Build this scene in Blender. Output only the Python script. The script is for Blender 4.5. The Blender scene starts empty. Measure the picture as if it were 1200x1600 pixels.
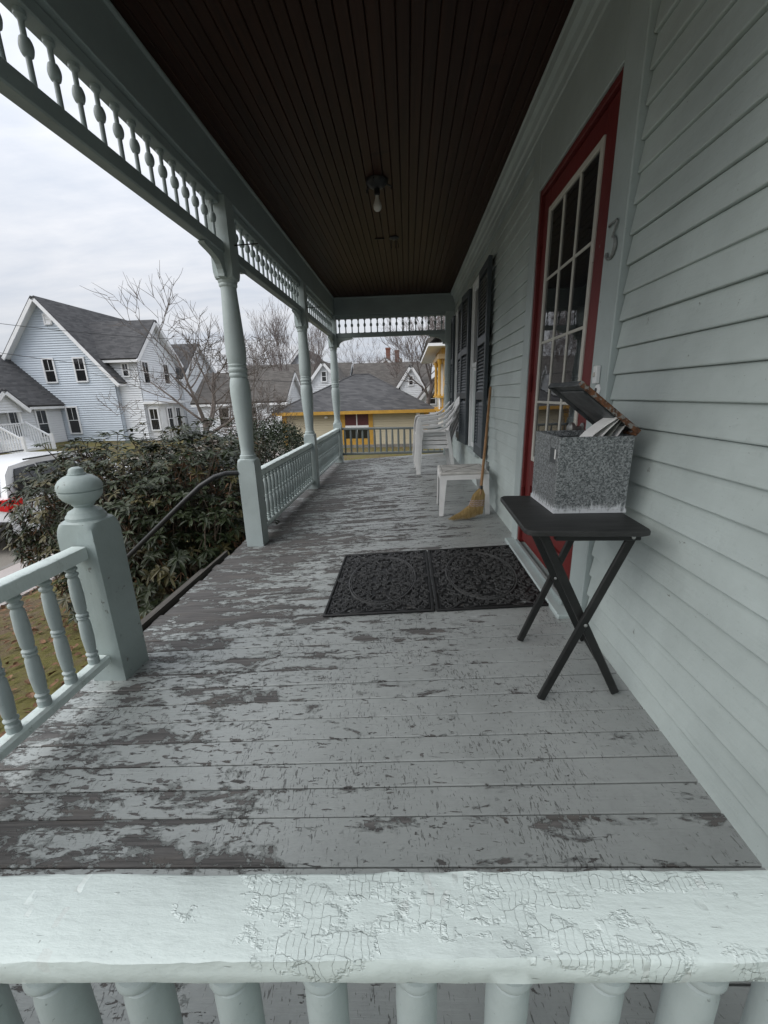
import bpy, math, random
import numpy as np
from mathutils import Matrix, Vector
random.seed(11); rng = np.random.default_rng(5)
S = bpy.context.scene
COL = S.collection
R = math.radians

# ------------------------------------------------------------------ camera
RT = Vector((0.99773, 0.05415, -0.02626)); UP = Vector((0.01000, 0.27440, 0.96157))
FW = RT.cross(UP) * -1
RT.normalize(); FW.normalize(); UP = RT.cross(FW); UP.normalize()
cam = bpy.data.objects.new('camera', bpy.data.cameras.new('camera')); COL.objects.link(cam)
cam.data.sensor_fit = 'HORIZONTAL'; cam.data.sensor_width = 36.0
cam.data.lens = 641.24 / 1200 * 36.0
cam.data.clip_start = 0.02; cam.data.clip_end = 1500
m3 = Matrix((RT, UP, -FW)).transposed()
cam.matrix_world = Matrix.Translation((0, 0, 1.1)) @ m3.to_4x4()
S.camera = cam

# ------------------------------------------------------------------ world, sun, exposure
W = bpy.data.worlds.new('World'); S.world = W; W.use_nodes = True
wt = W.node_tree; wt.nodes.clear()
SUN_EL, SUN_AZ = R(41), R(243)       # azimuth measured from +Y clockwise: behind and to the left
def nd(nt, typ, ins=None, **attrs):
    n = nt.nodes.new(typ)
    for k, v in attrs.items(): setattr(n, k, v)
    for k, v in (ins or {}).items():
        s = n.inputs[k]
        if isinstance(v, bpy.types.NodeSocket): nt.links.new(v, s)
        else: s.default_value = v
    return n
def vmath(nt, op, a, b): return nd(nt, 'ShaderNodeVectorMath', {0: a, 1: b}, operation=op).outputs[0]
def fm(nt, op, a, b=0.0, c=0.0, clamp=False):
    return nd(nt, 'ShaderNodeMath', {0: a, 1: b, 2: c}, operation=op, use_clamp=clamp).outputs[0]
def mr(nt, v, a, b, c=0.0, d=1.0): return nd(nt, 'ShaderNodeMapRange', {0: v, 1: a, 2: b, 3: c, 4: d}).outputs[0]
def noise(nt, vec, scale=1.0, detail=4.0, rough=0.55, dist=0.0):
    return nd(nt, 'ShaderNodeTexNoise', {'Vector': vec, 'Scale': scale, 'Detail': detail, 'Roughness': rough, 'Distortion': dist}).outputs['Fac']
def mixc(nt, f, a, b, blend='MIX'):
    n = nd(nt, 'ShaderNodeMix', data_type='RGBA', blend_type=blend)
    for i, v in ((0, f), (6, a), (7, b)):
        if isinstance(v, bpy.types.NodeSocket): nt.links.new(v, n.inputs[i])
        else: n.inputs[i].default_value = v if i == 0 else (*v[:3], 1)
    return n.outputs[2]

sky = nd(wt, 'ShaderNodeTexSky', sky_type='NISHITA', sun_disc=False, sun_elevation=SUN_EL, sun_rotation=SUN_AZ,
         air_density=1.0, dust_density=3.0, ozone_density=1.0)
tc = nd(wt, 'ShaderNodeTexCoord').outputs['Generated']
sep = nd(wt, 'ShaderNodeSeparateXYZ', {0: tc})
zc = fm(wt, 'MAXIMUM', sep.outputs[2], 0.0)
pz = fm(wt, 'ADD', zc, 0.16)                                    # project the cloud sheet on a plane overhead
pl = nd(wt, 'ShaderNodeCombineXYZ', {0: fm(wt, 'DIVIDE', sep.outputs[0], pz), 1: fm(wt, 'DIVIDE', sep.outputs[1], pz), 2: 0.0}).outputs[0]
c1 = noise(wt, vmath(wt, 'MULTIPLY', pl, (0.55, 1.3, 1)), 1.1, 6, 0.6, 0.6)
c2 = noise(wt, vmath(wt, 'MULTIPLY', pl, (0.9, 2.6, 1)), 2.6, 5, 0.6, 0.4)
cl = fm(wt, 'ADD', fm(wt, 'MULTIPLY', c1, 0.65), fm(wt, 'MULTIPLY', c2, 0.35))
clr = mr(wt, cl, 0.36, 0.62)
overcast = mr(wt, zc, 0.0, 1.0, 0.74, 1.85)                     # an overcast sky is brighter overhead
cloudcol = mixc(wt, clr, (0.66, 0.71, 0.80), (0.88, 0.895, 0.935))
cloudcol = mixc(wt, 1.0, cloudcol, nd(wt, 'ShaderNodeCombineXYZ', {0: overcast, 1: overcast, 2: overcast}).outputs[0], 'MULTIPLY')
skyc = mixc(wt, 1.0, sky.outputs[0], (0.10, 0.10, 0.10), 'MULTIPLY')
mixed = mixc(wt, 0.90, skyc, cloudcol)
bg = nd(wt, 'ShaderNodeBackground', {'Color': mixed, 'Strength': 0.80})
wt.links.new(bg.outputs[0], nd(wt, 'ShaderNodeOutputWorld').inputs[0])
sl = bpy.data.lights.new('sun', 'SUN'); sl.energy = 1.5; sl.angle = R(54); sl.color = (1.0, 0.97, 0.93)
sun = bpy.data.objects.new('sun', sl); COL.objects.link(sun)
sd = Vector((math.sin(SUN_AZ) * math.cos(SUN_EL), math.cos(SUN_AZ) * math.cos(SUN_EL), math.sin(SUN_EL)))
sun.rotation_euler = (-sd).to_track_quat('-Z', 'Y').to_euler(); sun.location = sd * 60
S.view_settings.view_transform = 'Standard'; S.view_settings.look = 'None'
S.view_settings.exposure = 0.42; S.view_settings.gamma = 1.0; S.view_settings.use_curve_mapping = False
S.render.engine = 'CYCLES'; S.cycles.max_bounces = 7; S.cycles.diffuse_bounces = 4

# ------------------------------------------------------------------ materials
def newmat(name):
    m = bpy.data.materials.new(name); m.use_nodes = True; nt = m.node_tree; nt.nodes.clear()
    b = nd(nt, 'ShaderNodeBsdfPrincipled'); o = nd(nt, 'ShaderNodeOutputMaterial'); nt.links.new(b.outputs[0], o.inputs[0])
    return m, nt, b
def setb(nt, b, **k):
    for n, v in k.items():
        s = b.inputs[n.replace('_', ' ')]
        if isinstance(v, bpy.types.NodeSocket): nt.links.new(v, s)
        elif isinstance(v, tuple): s.default_value = (*v[:3], 1)
        else: s.default_value = v
def bump(nt, b, h, strength=0.4, dist=0.01):
    n = nd(nt, 'ShaderNodeBump', {'Height': h, 'Strength': strength, 'Distance': dist}); nt.links.new(n.outputs[0], b.inputs['Normal'])
def pos(nt): return nd(nt, 'ShaderNodeNewGeometry').outputs['Position']
def simple(name, col, rough=0.6, var=0.15, scale=6.0, bmp=0.0, bscale=60.0, metallic=0.0, spec=0.5, stretch=(1, 1, 1)):
    m, nt, b = newmat(name); P = vmath(nt, 'MULTIPLY', pos(nt), stretch)
    n = noise(nt, P, scale, 6, 0.6)
    c = mixc(nt, mr(nt, n, 0.3, 0.7), tuple(x * (1 - var) for x in col), tuple(min(1, x * (1 + var)) for x in col))
    setb(nt, b, Base_Color=c, Roughness=rough, Metallic=metallic, Specular_IOR_Level=spec)
    if bmp: bump(nt, b, noise(nt, P, bscale, 4, 0.6), bmp, 0.004)
    return m
TRIM = (0.385, 0.445, 0.44)
def paint(name, col, dirt=0.16, chips=0.0, gridcrack=0.0, streak=(1, 1, 1)):
    """old brush-painted wood: lumpy coats, grime, a few chips, optional alligator cracks"""
    m, nt, b = newmat(name); P = pos(nt)
    big = noise(nt, P, 2.3, 5, 0.6); fine = noise(nt, P, 38.0, 6, 0.65)
    c = mixc(nt, mr(nt, big, 0.32, 0.7), tuple(x * (1 - dirt) for x in col), tuple(x * 1.07 for x in col))
    c = mixc(nt, fm(nt, 'MULTIPLY', mr(nt, fine, 0.58, 0.80), 0.35), c, tuple(x * 0.62 for x in col))
    speck = noise(nt, P, 160.0, 2, 0.5)
    c = mixc(nt, fm(nt, 'MULTIPLY', mr(nt, speck, 0.72, 0.76), 0.5), c, (0.10, 0.11, 0.10))
    h = fm(nt, 'ADD', fm(nt, 'MULTIPLY', noise(nt, vmath(nt, 'MULTIPLY', P, streak), 22.0, 5, 0.6), 0.7), fm(nt, 'MULTIPLY', fine, 0.5))
    if chips:
        ch = mr(nt, noise(nt, P, 17.0, 8, 0.7), 0.70 - chips * 0.1, 0.71 - chips * 0.1)
        c = mixc(nt, fm(nt, 'MULTIPLY', ch, 0.85), c, (0.17, 0.17, 0.155)); h = fm(nt, 'SUBTRACT', h, fm(nt, 'MULTIPLY', ch, 0.9))
    if gridcrack:
        wob = nd(nt, 'ShaderNodeTexNoise', {'Vector': P, 'Scale': 26.0, 'Detail': 4.0}).outputs['Color']
        Q = vmath(nt, 'ADD', P, vmath(nt, 'MULTIPLY', vmath(nt, 'SUBTRACT', wob, (0.5, 0.5, 0.5)), (0.022, 0.034, 0.0)))
        bk = nd(nt, 'ShaderNodeTexBrick', {'Vector': Q, 'Color1': (0, 0, 0, 1), 'Color2': (1, 1, 1, 1), 'Mortar': (0.5, 0.5, 0.5, 1), 'Scale': 1.0, 'Mortar Size': 0.00042, 'Mortar Smooth': 0.6, 'Bias': 0.0, 'Brick Width': 0.0078, 'Row Height': 0.0165}, offset=0.43, squash=1.6, squash_frequency=3)
        cr = fm(nt, 'MULTIPLY', bk.outputs['Fac'], mr(nt, noise(nt, P, 55.0, 3, 0.6), 0.36, 0.52))
        wxp = nd(nt, 'ShaderNodeSeparateXYZ', {0: P}).outputs[0]
        msk = mr(nt, fm(nt, 'ADD', noise(nt, vmath(nt, 'MULTIPLY', P, (1, 2.2, 1)), 6.5, 6, 0.65), mr(nt, wxp, -0.45, 0.40, -0.035, 0.085)), 0.535, 0.575)
        cr = fm(nt, 'MULTIPLY', cr, msk)
        # the thick old coats end in a torn lower lip
        cv = nd(nt, 'ShaderNodeSeparateColor', {0: bk.outputs['Color']}).outputs[0]
        miss = fm(nt, 'MULTIPLY', mr(nt, cv, 0.86, 0.88), mr(nt, noise(nt, P, 9.0, 3, 0.5), 0.55, 0.6))
        h = fm(nt, 'SUBTRACT', h, fm(nt, 'MULTIPLY', cr, 2.4 * gridcrack))
        h = fm(nt, 'ADD', h, fm(nt, 'MULTIPLY', fm(nt, 'MULTIPLY', cv, msk), 1.3)); h = fm(nt, 'SUBTRACT', h, fm(nt, 'MULTIPLY', miss, 1.2))
        c = mixc(nt, fm(nt, 'MULTIPLY', cr, 0.6), c, (0.20, 0.235, 0.22))
        c = mixc(nt, fm(nt, 'MULTIPLY', miss, 0.5), c, (0.60, 0.64, 0.62))
        tick = mr(nt, noise(nt, vmath(nt, 'MULTIPLY', P, (14, 160, 90)), 1.0, 3, 0.6), 0.70, 0.73)
        c = mixc(nt, fm(nt, 'MULTIPLY', tick, 0.35), c, (0.2, 0.22, 0.2)); h = fm(nt, 'SUBTRACT', h, fm(nt, 'MULTIPLY', tick, 0.8))
    setb(nt, b, Base_Color=c, Roughness=0.52, Specular_IOR_Level=0.4)
    bump(nt, b, h, 0.55, 0.004)
    return m
M = {}
M['trim'] = paint('porch_paint', TRIM, 0.14, 0.25)
M['end_rail'] = paint('weathered_backlit_rail_paint', (0.21, 0.235, 0.23), 0.2, 0.4)  # chipped paint, with the railing's backlit shade put into a darker base colour
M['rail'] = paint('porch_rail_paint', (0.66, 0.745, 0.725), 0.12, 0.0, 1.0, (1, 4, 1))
M['siding'] = paint('siding_paint', (0.46, 0.522, 0.507), 0.19, 0.15, 0.0, (1, 0.25, 3))
M['newel'] = paint('newel_paint', (0.36, 0.425, 0.415), 0.18, 0.6, 0.0, (2, 2, 0.6))
M['beam'] = paint('shaded_beam_paint', (0.285, 0.335, 0.335), 0.14, 0.2)  # same porch paint, darkened to put the silhouette shade into the colour

def deck_mat():
    m, nt, b = newmat('peeling_deck_paint'); P = pos(nt)
    L = nd(nt, 'ShaderNodeTexCoord').outputs['Object']
    rnd = nd(nt, 'ShaderNodeObjectInfo').outputs['Random']
    sx = nd(nt, 'ShaderNodeSeparateXYZ', {0: L}); wx = nd(nt, 'ShaderNodeSeparateXYZ', {0: P})
    off = nd(nt, 'ShaderNodeCombineXYZ', {0: fm(nt, 'MULTIPLY', rnd, 37.0), 1: fm(nt, 'MULTIPLY', rnd, 91.0), 2: fm(nt, 'MULTIPLY', rnd, 17.0)}).outputs[0]
    Q = vmath(nt, 'ADD', L, off)
    n1 = noise(nt, vmath(nt, 'MULTIPLY', Q, (1.0, 2.4, 1)), 4.6, 12, 0.70, 0.4)
    jag = noise(nt, vmath(nt, 'MULTIPLY', Q, (1.0, 1.4, 1)), 42.0, 4, 0.6)
    # foot traffic and rain: bare along the open outer side, sound along the wall and under the near end by the wall
    expo = mr(nt, wx.outputs[0], 0.62, -1.25, 0.0, 1.0)
    far = mr(nt, wx.outputs[1], 0.9, 2.6, 0.0, 1.0)
    wear = fm(nt, 'ADD', fm(nt, 'MULTIPLY', expo, 0.142), fm(nt, 'MULTIPLY', fm(nt, 'MULTIPLY', far, mr(nt, wx.outputs[0], 0.75, 0.1, 0.0, 1.0)), 0.055))
    patch = noise(nt, P, 0.9, 3, 0.5)
    wear = fm(nt, 'ADD', wear, fm(nt, 'MULTIPLY', fm(nt, 'SUBTRACT', patch, 0.5), 0.20))
    edge = fm(nt, 'POWER', fm(nt, 'MINIMUM', fm(nt, 'MULTIPLY', fm(nt, 'ABSOLUTE', sx.outputs[1]), 1 / 0.046), 1.02), 5.0)
    v = fm(nt, 'ADD', fm(nt, 'ADD', n1, wear), fm(nt, 'ADD', fm(nt, 'MULTIPLY', edge, 0.045), fm(nt, 'MULTIPLY', fm(nt, 'SUBTRACT', rnd, 0.5), 0.10)))
    v = fm(nt, 'ADD', v, fm(nt, 'MULTIPLY', fm(nt, 'SUBTRACT', jag, 0.5), 0.11))
    chipn = noise(nt, vmath(nt, 'MULTIPLY', Q, (1.0, 3.2, 1)), 21.0, 8, 0.66, 0.5)
    chip = mr(nt, fm(nt, 'ADD', chipn, fm(nt, 'MULTIPLY', fm(nt, 'ADD', wear, fm(nt, 'MULTIPLY', edge, 0.05)), 0.75)), 0.672, 0.682)
    bare = fm(nt, 'MAXIMUM', mr(nt, v, 0.662, 0.668), chip)
    # short checks across the grain in the paint film
    ang = nd(nt, 'ShaderNodeVectorRotate', {'Vector': Q, 'Angle': R(-7)}, rotation_type='Z_AXIS').outputs[0]
    t1 = noise(nt, vmath(nt, 'MULTIPLY', ang, (210, 44, 1)), 1.0, 3, 0.6, 0.8)
    tm = mr(nt, noise(nt, P, 4.0, 5, 0.6), 0.36, 0.62, 0.70, 0.588)
    tick = fm(nt, 'GREATER_THAN', t1, tm)
    tick = fm(nt, 'MULTIPLY', tick, fm(nt, 'SUBTRACT', 1.0, bare))
    lift = mr(nt, v, 0.625, 0.662)                                  # paint curls up just before the torn edge
    grain = noise(nt, vmath(nt, 'MULTIPLY', Q, (3.0, 110, 1)), 1.0, 5, 0.65, 0.4)
    blot = noise(nt, vmath(nt, 'MULTIPLY', Q, (1.2, 4, 1)), 4.0, 5, 0.6)
    wood = mixc(nt, mr(nt, grain, 0.3, 0.7), (0.030, 0.029, 0.0285), (0.150, 0.144, 0.139))
    wood = mixc(nt, fm(nt, 'MULTIPLY', mr(nt, blot, 0.52, 0.72), 0.5), wood, (0.155, 0.135, 0.117))
    pn = noise(nt, P, 3.0, 5, 0.6)
    pc = mixc(nt, mr(nt, pn, 0.3, 0.7), (0.245, 0.26, 0.255), (0.32, 0.338, 0.332))
    pc = mixc(nt, fm(nt, 'MULTIPLY', mr(nt, noise(nt, P, 34.0, 6, 0.7), 0.5, 0.75), 0.4), pc, (0.17, 0.178, 0.175))
    pc = mixc(nt, fm(nt, 'MULTIPLY', expo, 0.5), pc, (0.41, 0.445, 0.435))      # outer side lightened: its extra sky light put into the paint colour
    sp = nd(nt, 'ShaderNodeTexVoronoi', {'Vector': P, 'Scale': 7.0}, feature='F1').outputs['Distance']
    pc = mixc(nt, mr(nt, sp, 0.012, 0.016, 0.8, 0.0), pc, (0.62, 0.64, 0.62))
    c = mixc(nt, fm(nt, 'MULTIPLY', tick, 0.72), pc, (0.06, 0.06, 0.058))
    c = mixc(nt, bare, c, wood)
    h = fm(nt, 'ADD', fm(nt, 'MULTIPLY', fm(nt, 'SUBTRACT', 1.0, bare), 1.0), fm(nt, 'MULTIPLY', fm(nt, 'MULTIPLY', lift, fm(nt, 'SUBTRACT', 1.0, bare)), 0.5))
    h = fm(nt, 'ADD', fm(nt, 'SUBTRACT', h, fm(nt, 'MULTIPLY', tick, 0.8)), fm(nt, 'MULTIPLY', grain, 0.35))
    h = fm(nt, 'ADD', h, fm(nt, 'MULTIPLY', jag, 0.25))
    setb(nt, b, Base_Color=c, Roughness=mr(nt, bare, 0, 1, 0.34, 0.75), Specular_IOR_Level=0.55)
    bump(nt, b, h, 0.9, 0.005)
    return m
M['deck'] = deck_mat()
def wood_mat(name, a, bcol, rough=0.6, stretch=(40, 1.2, 40), sc=1.0, spec=0.35):
    m, nt, b = newmat(name); P = pos(nt)
    rnd = nd(nt, 'ShaderNodeObjectInfo').outputs['Random']
    Q = vmath(nt, 'ADD', vmath(nt, 'MULTIPLY', P, stretch), nd(nt, 'ShaderNodeCombineXYZ', {0: fm(nt, 'MULTIPLY', rnd, 80.0), 1: fm(nt, 'MULTIPLY', rnd, 33.0)}).outputs[0])
    g = noise(nt, Q, sc, 6, 0.62, 0.5)
    c = mixc(nt, mr(nt, g, 0.3, 0.7), a, bcol)
    c = mixc(nt, fm(nt, 'MULTIPLY', mr(nt, noise(nt, P, 5.0, 6, 0.65), 0.6, 0.72), 0.55), c, tuple(x * 0.35 for x in a))
    c = mixc(nt, fm(nt, 'MULTIPLY', rnd, 0.35), c, tuple(x * 0.6 for x in a))
    setb(nt, b, Base_Color=c, Roughness=rough, Specular_IOR_Level=spec); bump(nt, b, g, 0.3, 0.003)
    return m
M['ceiling'] = wood_mat('dark_varnished_beadboard', (0.017, 0.0062, 0.0042), (0.046, 0.0185, 0.0115), 0.45, spec=0.16)
M['black_wood'] = wood_mat('black_stained_wood', (0.010, 0.011, 0.011), (0.030, 0.031, 0.030), 0.42, (6, 70, 6))
M['tray_top'] = wood_mat('sheen_greyed_tray', (0.018, 0.019, 0.019), (0.060, 0.061, 0.060), 0.5, (7, 60, 7))  # black wood raised to grey: the top's sheen put into the colour
M['broom_wood'] = wood_mat('broom_handle_wood', (0.20, 0.105, 0.045), (0.36, 0.21, 0.10), 0.45, (60, 60, 4))
M['red'] = paint('red_door_paint', (0.135, 0.015, 0.014), 0.22, 0.1)
M['cream'] = paint('cream_sash_paint', (0.50, 0.49, 0.44), 0.15, 0.2)
M['white'] = paint('white_sash_paint', (0.68, 0.70, 0.70), 0.10, 0.1)
M['shutter'] = simple('slate_shutter_paint', (0.040, 0.052, 0.060), 0.45, 0.2, 8, 0.2)
M['dark'] = simple('dark_void', (0.012, 0.012, 0.012), 0.9)
M['black_metal'] = simple('black_metal', (0.014, 0.015, 0.016), 0.42, 0.25, 20, 0.25, 90)
M['steel'] = simple('bright_steel', (0.45, 0.45, 0.44), 0.35, 0.2, 30, metallic=1.0)
M['brass'] = simple('aged_iron', (0.22, 0.22, 0.21), 0.45, 0.25, 60, 0.3, 120, metallic=0.7)
M['number'] = simple('tarnished_numeral', (0.19, 0.205, 0.20), 0.45, 0.3, 60, 0.3, 120)
M['bulb'] = simple('frosted_bulb', (0.62, 0.61, 0.58), 0.35, 0.05)
M['rubber'] = simple('black_rubber', (0.006, 0.0063, 0.0066), 0.50, 0.35, 14, 0.35, 120)
M['rubber_raised'] = simple('sheen_rubber_scrolls', (0.050, 0.051, 0.051), 0.34, 0.45, 22, 0.3, 120)  # sheen on the raised scrolls painted in as a lighter grey
M['rubber_ring'] = simple('sheen_rubber_ring', (0.060, 0.061, 0.061), 0.32, 0.3, 30)  # ring lightened further, its sheen put into the colour
M['resin'] = simple('white_resin', (0.80, 0.80, 0.79), 0.42, 0.10, 7, 0.15, 150)
M['resin_dirty'] = simple('grimy_white_resin', (0.56, 0.55, 0.52), 0.5, 0.22, 9, 0.15, 150)
M['paper'] = simple('white_paper', (0.72, 0.72, 0.70), 0.7, 0.06, 30)
M['newsprint'] = simple('printed_flyer', (0.20, 0.21, 0.19), 0.55, 0.7, 60)
M['straw'] = wood_mat('broom_straw', (0.24, 0.16, 0.06), (0.52, 0.38, 0.17), 0.75, (70, 70, 9))
M['thread'] = simple('broom_stitching', (0.42, 0.34, 0.36), 0.8, 0.3, 60)
def glass_mat():
    m, nt, b = newmat('dark_window_glass'); P = pos(nt)
    n = noise(nt, P, 3.0, 3, 0.5)
    setb(nt, b, Base_Color=mixc(nt, n, (0.008, 0.009, 0.010), (0.020, 0.021, 0.022)), Roughness=0.02, IOR=1.52, Specular_IOR_Level=0.62)
    bump(nt, b, n, 0.02, 0.05)
    return m
M['glass'] = glass_mat()
def galv():
    m, nt, b = newmat('spangled_galvanised_steel'); P = pos(nt)
    def spang(sc, lo, hi):
        v = nd(nt, 'ShaderNodeTexVoronoi', {'Vector': vmath(nt, 'ADD', P, vmath(nt, 'MULTIPLY', nd(nt, 'ShaderNodeTexNoise', {'Vector': P, 'Scale': 160.0, 'Detail': 3.0}).outputs['Color'], (0.004, 0.004, 0.004))), 'Scale': sc}, feature='F1')
        return nd(nt, 'ShaderNodeSeparateColor', {0: v.outputs['Color']}).outputs[0]
    s = spang(230.0, 0, 1); s2 = noise(nt, P, 140.0, 5, 0.7)
    c = mixc(nt, mr(nt, fm(nt, 'ADD', fm(nt, 'MULTIPLY', s, 0.6), fm(nt, 'MULTIPLY', s2, 0.7)), 0.42, 0.98), (0.090, 0.100, 0.104), (0.36, 0.38, 0.385))
    z = nd(nt, 'ShaderNodeSeparateXYZ', {0: P}).outputs[2]
    zn = fm(nt, 'ADD', z, fm(nt, 'MULTIPLY', noise(nt, vmath(nt, 'MULTIPLY', P, (3, 3, 0.5)), 30.0, 7, 0.75), -0.11))
    salt = mr(nt, zn, 0.672, 0.655)
    c = mixc(nt, fm(nt, 'MULTIPLY', salt, 0.9), c, (0.62, 0.64, 0.66))
    rust = fm(nt, 'MULTIPLY', mr(nt, noise(nt, P, 30.0, 6, 0.7), 0.60, 0.66), mr(nt, z, 0.735, 0.705))
    c = mixc(nt, rust, c, (0.16, 0.065, 0.025))
    setb(nt, b, Base_Color=c, Metallic=fm(nt, 'MULTIPLY', fm(nt, 'SUBTRACT', 1.0, salt), 0.35), Roughness=mr(nt, s, 0, 1, 0.42, 0.6))
    bump(nt, b, s2, 0.12, 0.003)
    return m
M['galv'] = galv()
def lidmat():
    m, nt, b = newmat('dull_zinc_lid'); P = pos(nt)
    n = noise(nt, P, 25.0, 6, 0.65)
    c = mixc(nt, mr(nt, n, 0.35, 0.7), (0.055, 0.062, 0.066), (0.12, 0.13, 0.135))
    c = mixc(nt, mr(nt, noise(nt, vmath(nt, 'MULTIPLY', P, (1, 5, 1)), 60.0, 4, 0.6), 0.64, 0.66, 0, 0.7), c, (0.02, 0.022, 0.024))
    setb(nt, b, Base_Color=c, Metallic=0.3, Roughness=0.5); bump(nt, b, n, 0.2, 0.003); return m
M['zinc'] = lidmat()
def rustmat():
    m, nt, b = newmat('rusted_rim'); P = pos(nt)
    n = noise(nt, P, 55.0, 7, 0.7)
    c = mixc(nt, mr(nt, n, 0.38, 0.6), (0.045, 0.020, 0.010), (0.17, 0.07, 0.028))
    c = mixc(nt, mr(nt, noise(nt, P, 45.0, 5, 0.65), 0.52, 0.56), c, (0.20, 0.20, 0.19))
    setb(nt, b, Base_Color=c, Roughness=0.8); bump(nt, b, n, 0.6, 0.004); return m
M['rust'] = rustmat()
def leafmat(name, a, b2, rough=0.38, trans=0.12):
    m, nt, b = newmat(name); P = pos(nt)
    n = noise(nt, P, 9.0, 3, 0.6); n2 = noise(nt, P, 1.4, 2, 0.5)
    c = mixc(nt, mr(nt, fm(nt, 'ADD', fm(nt, 'MULTIPLY', n, 0.6), fm(nt, 'MULTIPLY', n2, 0.4)), 0.35, 0.65), a, b2)
    setb(nt, b, Base_Color=c, Roughness=rough, Specular_IOR_Level=0.35)
    return m
M['rhodo'] = leafmat('rhododendron_leaf', (0.009, 0.016, 0.005), (0.038, 0.052, 0.017), 0.42)
M['rhodo_olive'] = leafmat('rhododendron_leaf_olive', (0.040, 0.038, 0.013), (0.115, 0.098, 0.036), 0.45)
M['box'] = leafmat('boxwood_leaf', (0.010, 0.018, 0.009), (0.040, 0.058, 0.024), 0.45)
M['bark'] = simple('grey_brown_bark', (0.125, 0.105, 0.092), 0.9, 0.4, 12, 0.4, 40)
M['bark_far'] = simple('far_bark', (0.165, 0.138, 0.130), 0.9, 0.3, 4)
M['twig'] = simple('brown_stem', (0.105, 0.080, 0.058), 0.85, 0.4, 20)
M['dry'] = simple('dry_brown_leaf', (0.16, 0.085, 0.042), 0.8, 0.5, 25)
def groundmat():
    m, nt, b = newmat('lawn_and_leaf_litter'); P = pos(nt)
    n = noise(nt, P, 0.6, 5, 0.6); f = noise(nt, P, 28.0, 7, 0.75); g = noise(nt, P, 5.0, 5, 0.7)
    grass = mixc(nt, f, (0.055, 0.058, 0.016), (0.21, 0.185, 0.065))
    soil = mixc(nt, f, (0.06, 0.042, 0.028), (0.21, 0.155, 0.105))
    c = mixc(nt, mr(nt, fm(nt, 'ADD', fm(nt, 'MULTIPLY', n, 0.5), fm(nt, 'MULTIPLY', g, 0.5)), 0.47, 0.60), grass, soil)
    setb(nt, b, Base_Color=c, Roughness=0.95, Specular_IOR_Level=0.2); bump(nt, b, f, 0.8, 0.03); return m
M['ground'] = groundmat()
def roadmat(name, a, b2):
    m, nt, b = newmat(name); P = pos(nt)
    f = noise(nt, P, 60.0, 5, 0.7); n = noise(nt, P, 0.8, 5, 0.6)
    c = mixc(nt, mr(nt, fm(nt, 'ADD', fm(nt, 'MULTIPLY', f, 0.5), fm(nt, 'MULTIPLY', n, 0.5)), 0.35, 0.65), a, b2)
    setb(nt, b, Base_Color=c, Roughness=0.9); bump(nt, b, f, 0.5, 0.01); return m
M['road'] = roadmat('sandy_asphalt', (0.15, 0.138, 0.12), (0.235, 0.215, 0.185))
M['walk'] = roadmat('pinkish_concrete', (0.30, 0.265, 0.25), (0.44, 0.40, 0.38))
M['curb'] = roadmat('granite_kerb', (0.14, 0.13, 0.12), (0.25, 0.24, 0.22))
def sidemat(name, col, pitch=0.115):
    m, nt, b = newmat(name); P = pos(nt)
    z = nd(nt, 'ShaderNodeSeparateXYZ', {0: P}).outputs[2]
    saw = fm(nt, 'SUBTRACT', 1.0, fm(nt, 'FRACT', fm(nt, 'DIVIDE', z, pitch)))
    n = noise(nt, P, 1.2, 4, 0.6)
    setb(nt, b, Base_Color=mixc(nt, n, tuple(x * 0.9 for x in col), tuple(min(1, x * 1.08) for x in col)), Roughness=0.6)
    bump(nt, b, saw, 1.0, 0.03); return m
M['blue_siding'] = sidemat('pale_blue_siding', (0.59, 0.65, 0.71), 0.15)
M['white_siding'] = sidemat('white_siding', (0.78, 0.80, 0.82), 0.15)
M['cream_siding'] = sidemat('cream_siding', (0.46, 0.41, 0.29), 0.13)
M['grey_siding'] = sidemat('grey_siding', (0.42, 0.45, 0.48), 0.15)
M['tan_siding'] = sidemat('tan_siding', (0.40, 0.28, 0.14), 0.15)
def roofmat(name, a, b2):
    m, nt, b = newmat(name); P = pos(nt)
    sp = nd(nt, 'ShaderNodeSeparateXYZ', {0: P})
    row = fm(nt, 'FRACT', fm(nt, 'DIVIDE', sp.outputs[2], 0.085))
    rid = fm(nt, 'FLOOR', fm(nt, 'DIVIDE', sp.outputs[2], 0.085))
    tab = nd(nt, 'ShaderNodeCombineXYZ', {0: fm(nt, 'FLOOR', fm(nt, 'MULTIPLY', fm(nt, 'ADD', fm(nt, 'ADD', sp.outputs[0], sp.outputs[1]), fm(nt, 'MULTIPLY', rid, 0.37)), 3.0)), 1: rid, 2: 0.0}).outputs[0]
    wn = nd(nt, 'ShaderNodeTexWhiteNoise', {'Vector': tab}).outputs['Value']
    n = noise(nt, P, 1.1, 5, 0.65)
    c = mixc(nt, fm(nt, 'ADD', fm(nt, 'MULTIPLY', wn, 0.55), fm(nt, 'MULTIPLY', n, 0.45)), a, b2)
    setb(nt, b, Base_Color=c, Roughness=0.9, Specular_IOR_Level=0.2); bump(nt, b, fm(nt, 'SUBTRACT', 1.0, row), 0.9, 0.02); return m
M['roof'] = roofmat('charcoal_shingles', (0.038, 0.039, 0.042), (0.115, 0.114, 0.116))
M['roof_brown'] = roofmat('weathered_shingles', (0.065, 0.06, 0.056), (0.14, 0.13, 0.12))
M['yellow'] = simple('mustard_trim', (0.47, 0.265, 0.04), 0.55, 0.15, 5)
M['far_white'] = simple('far_white_trim', (0.80, 0.81, 0.82), 0.6, 0.06, 3)
M['brick'] = simple('chimney_brick', (0.20, 0.085, 0.06), 0.9, 0.3, 14)
M['maroon'] = simple('maroon_sash', (0.085, 0.018, 0.022), 0.5, 0.2, 9)
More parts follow.
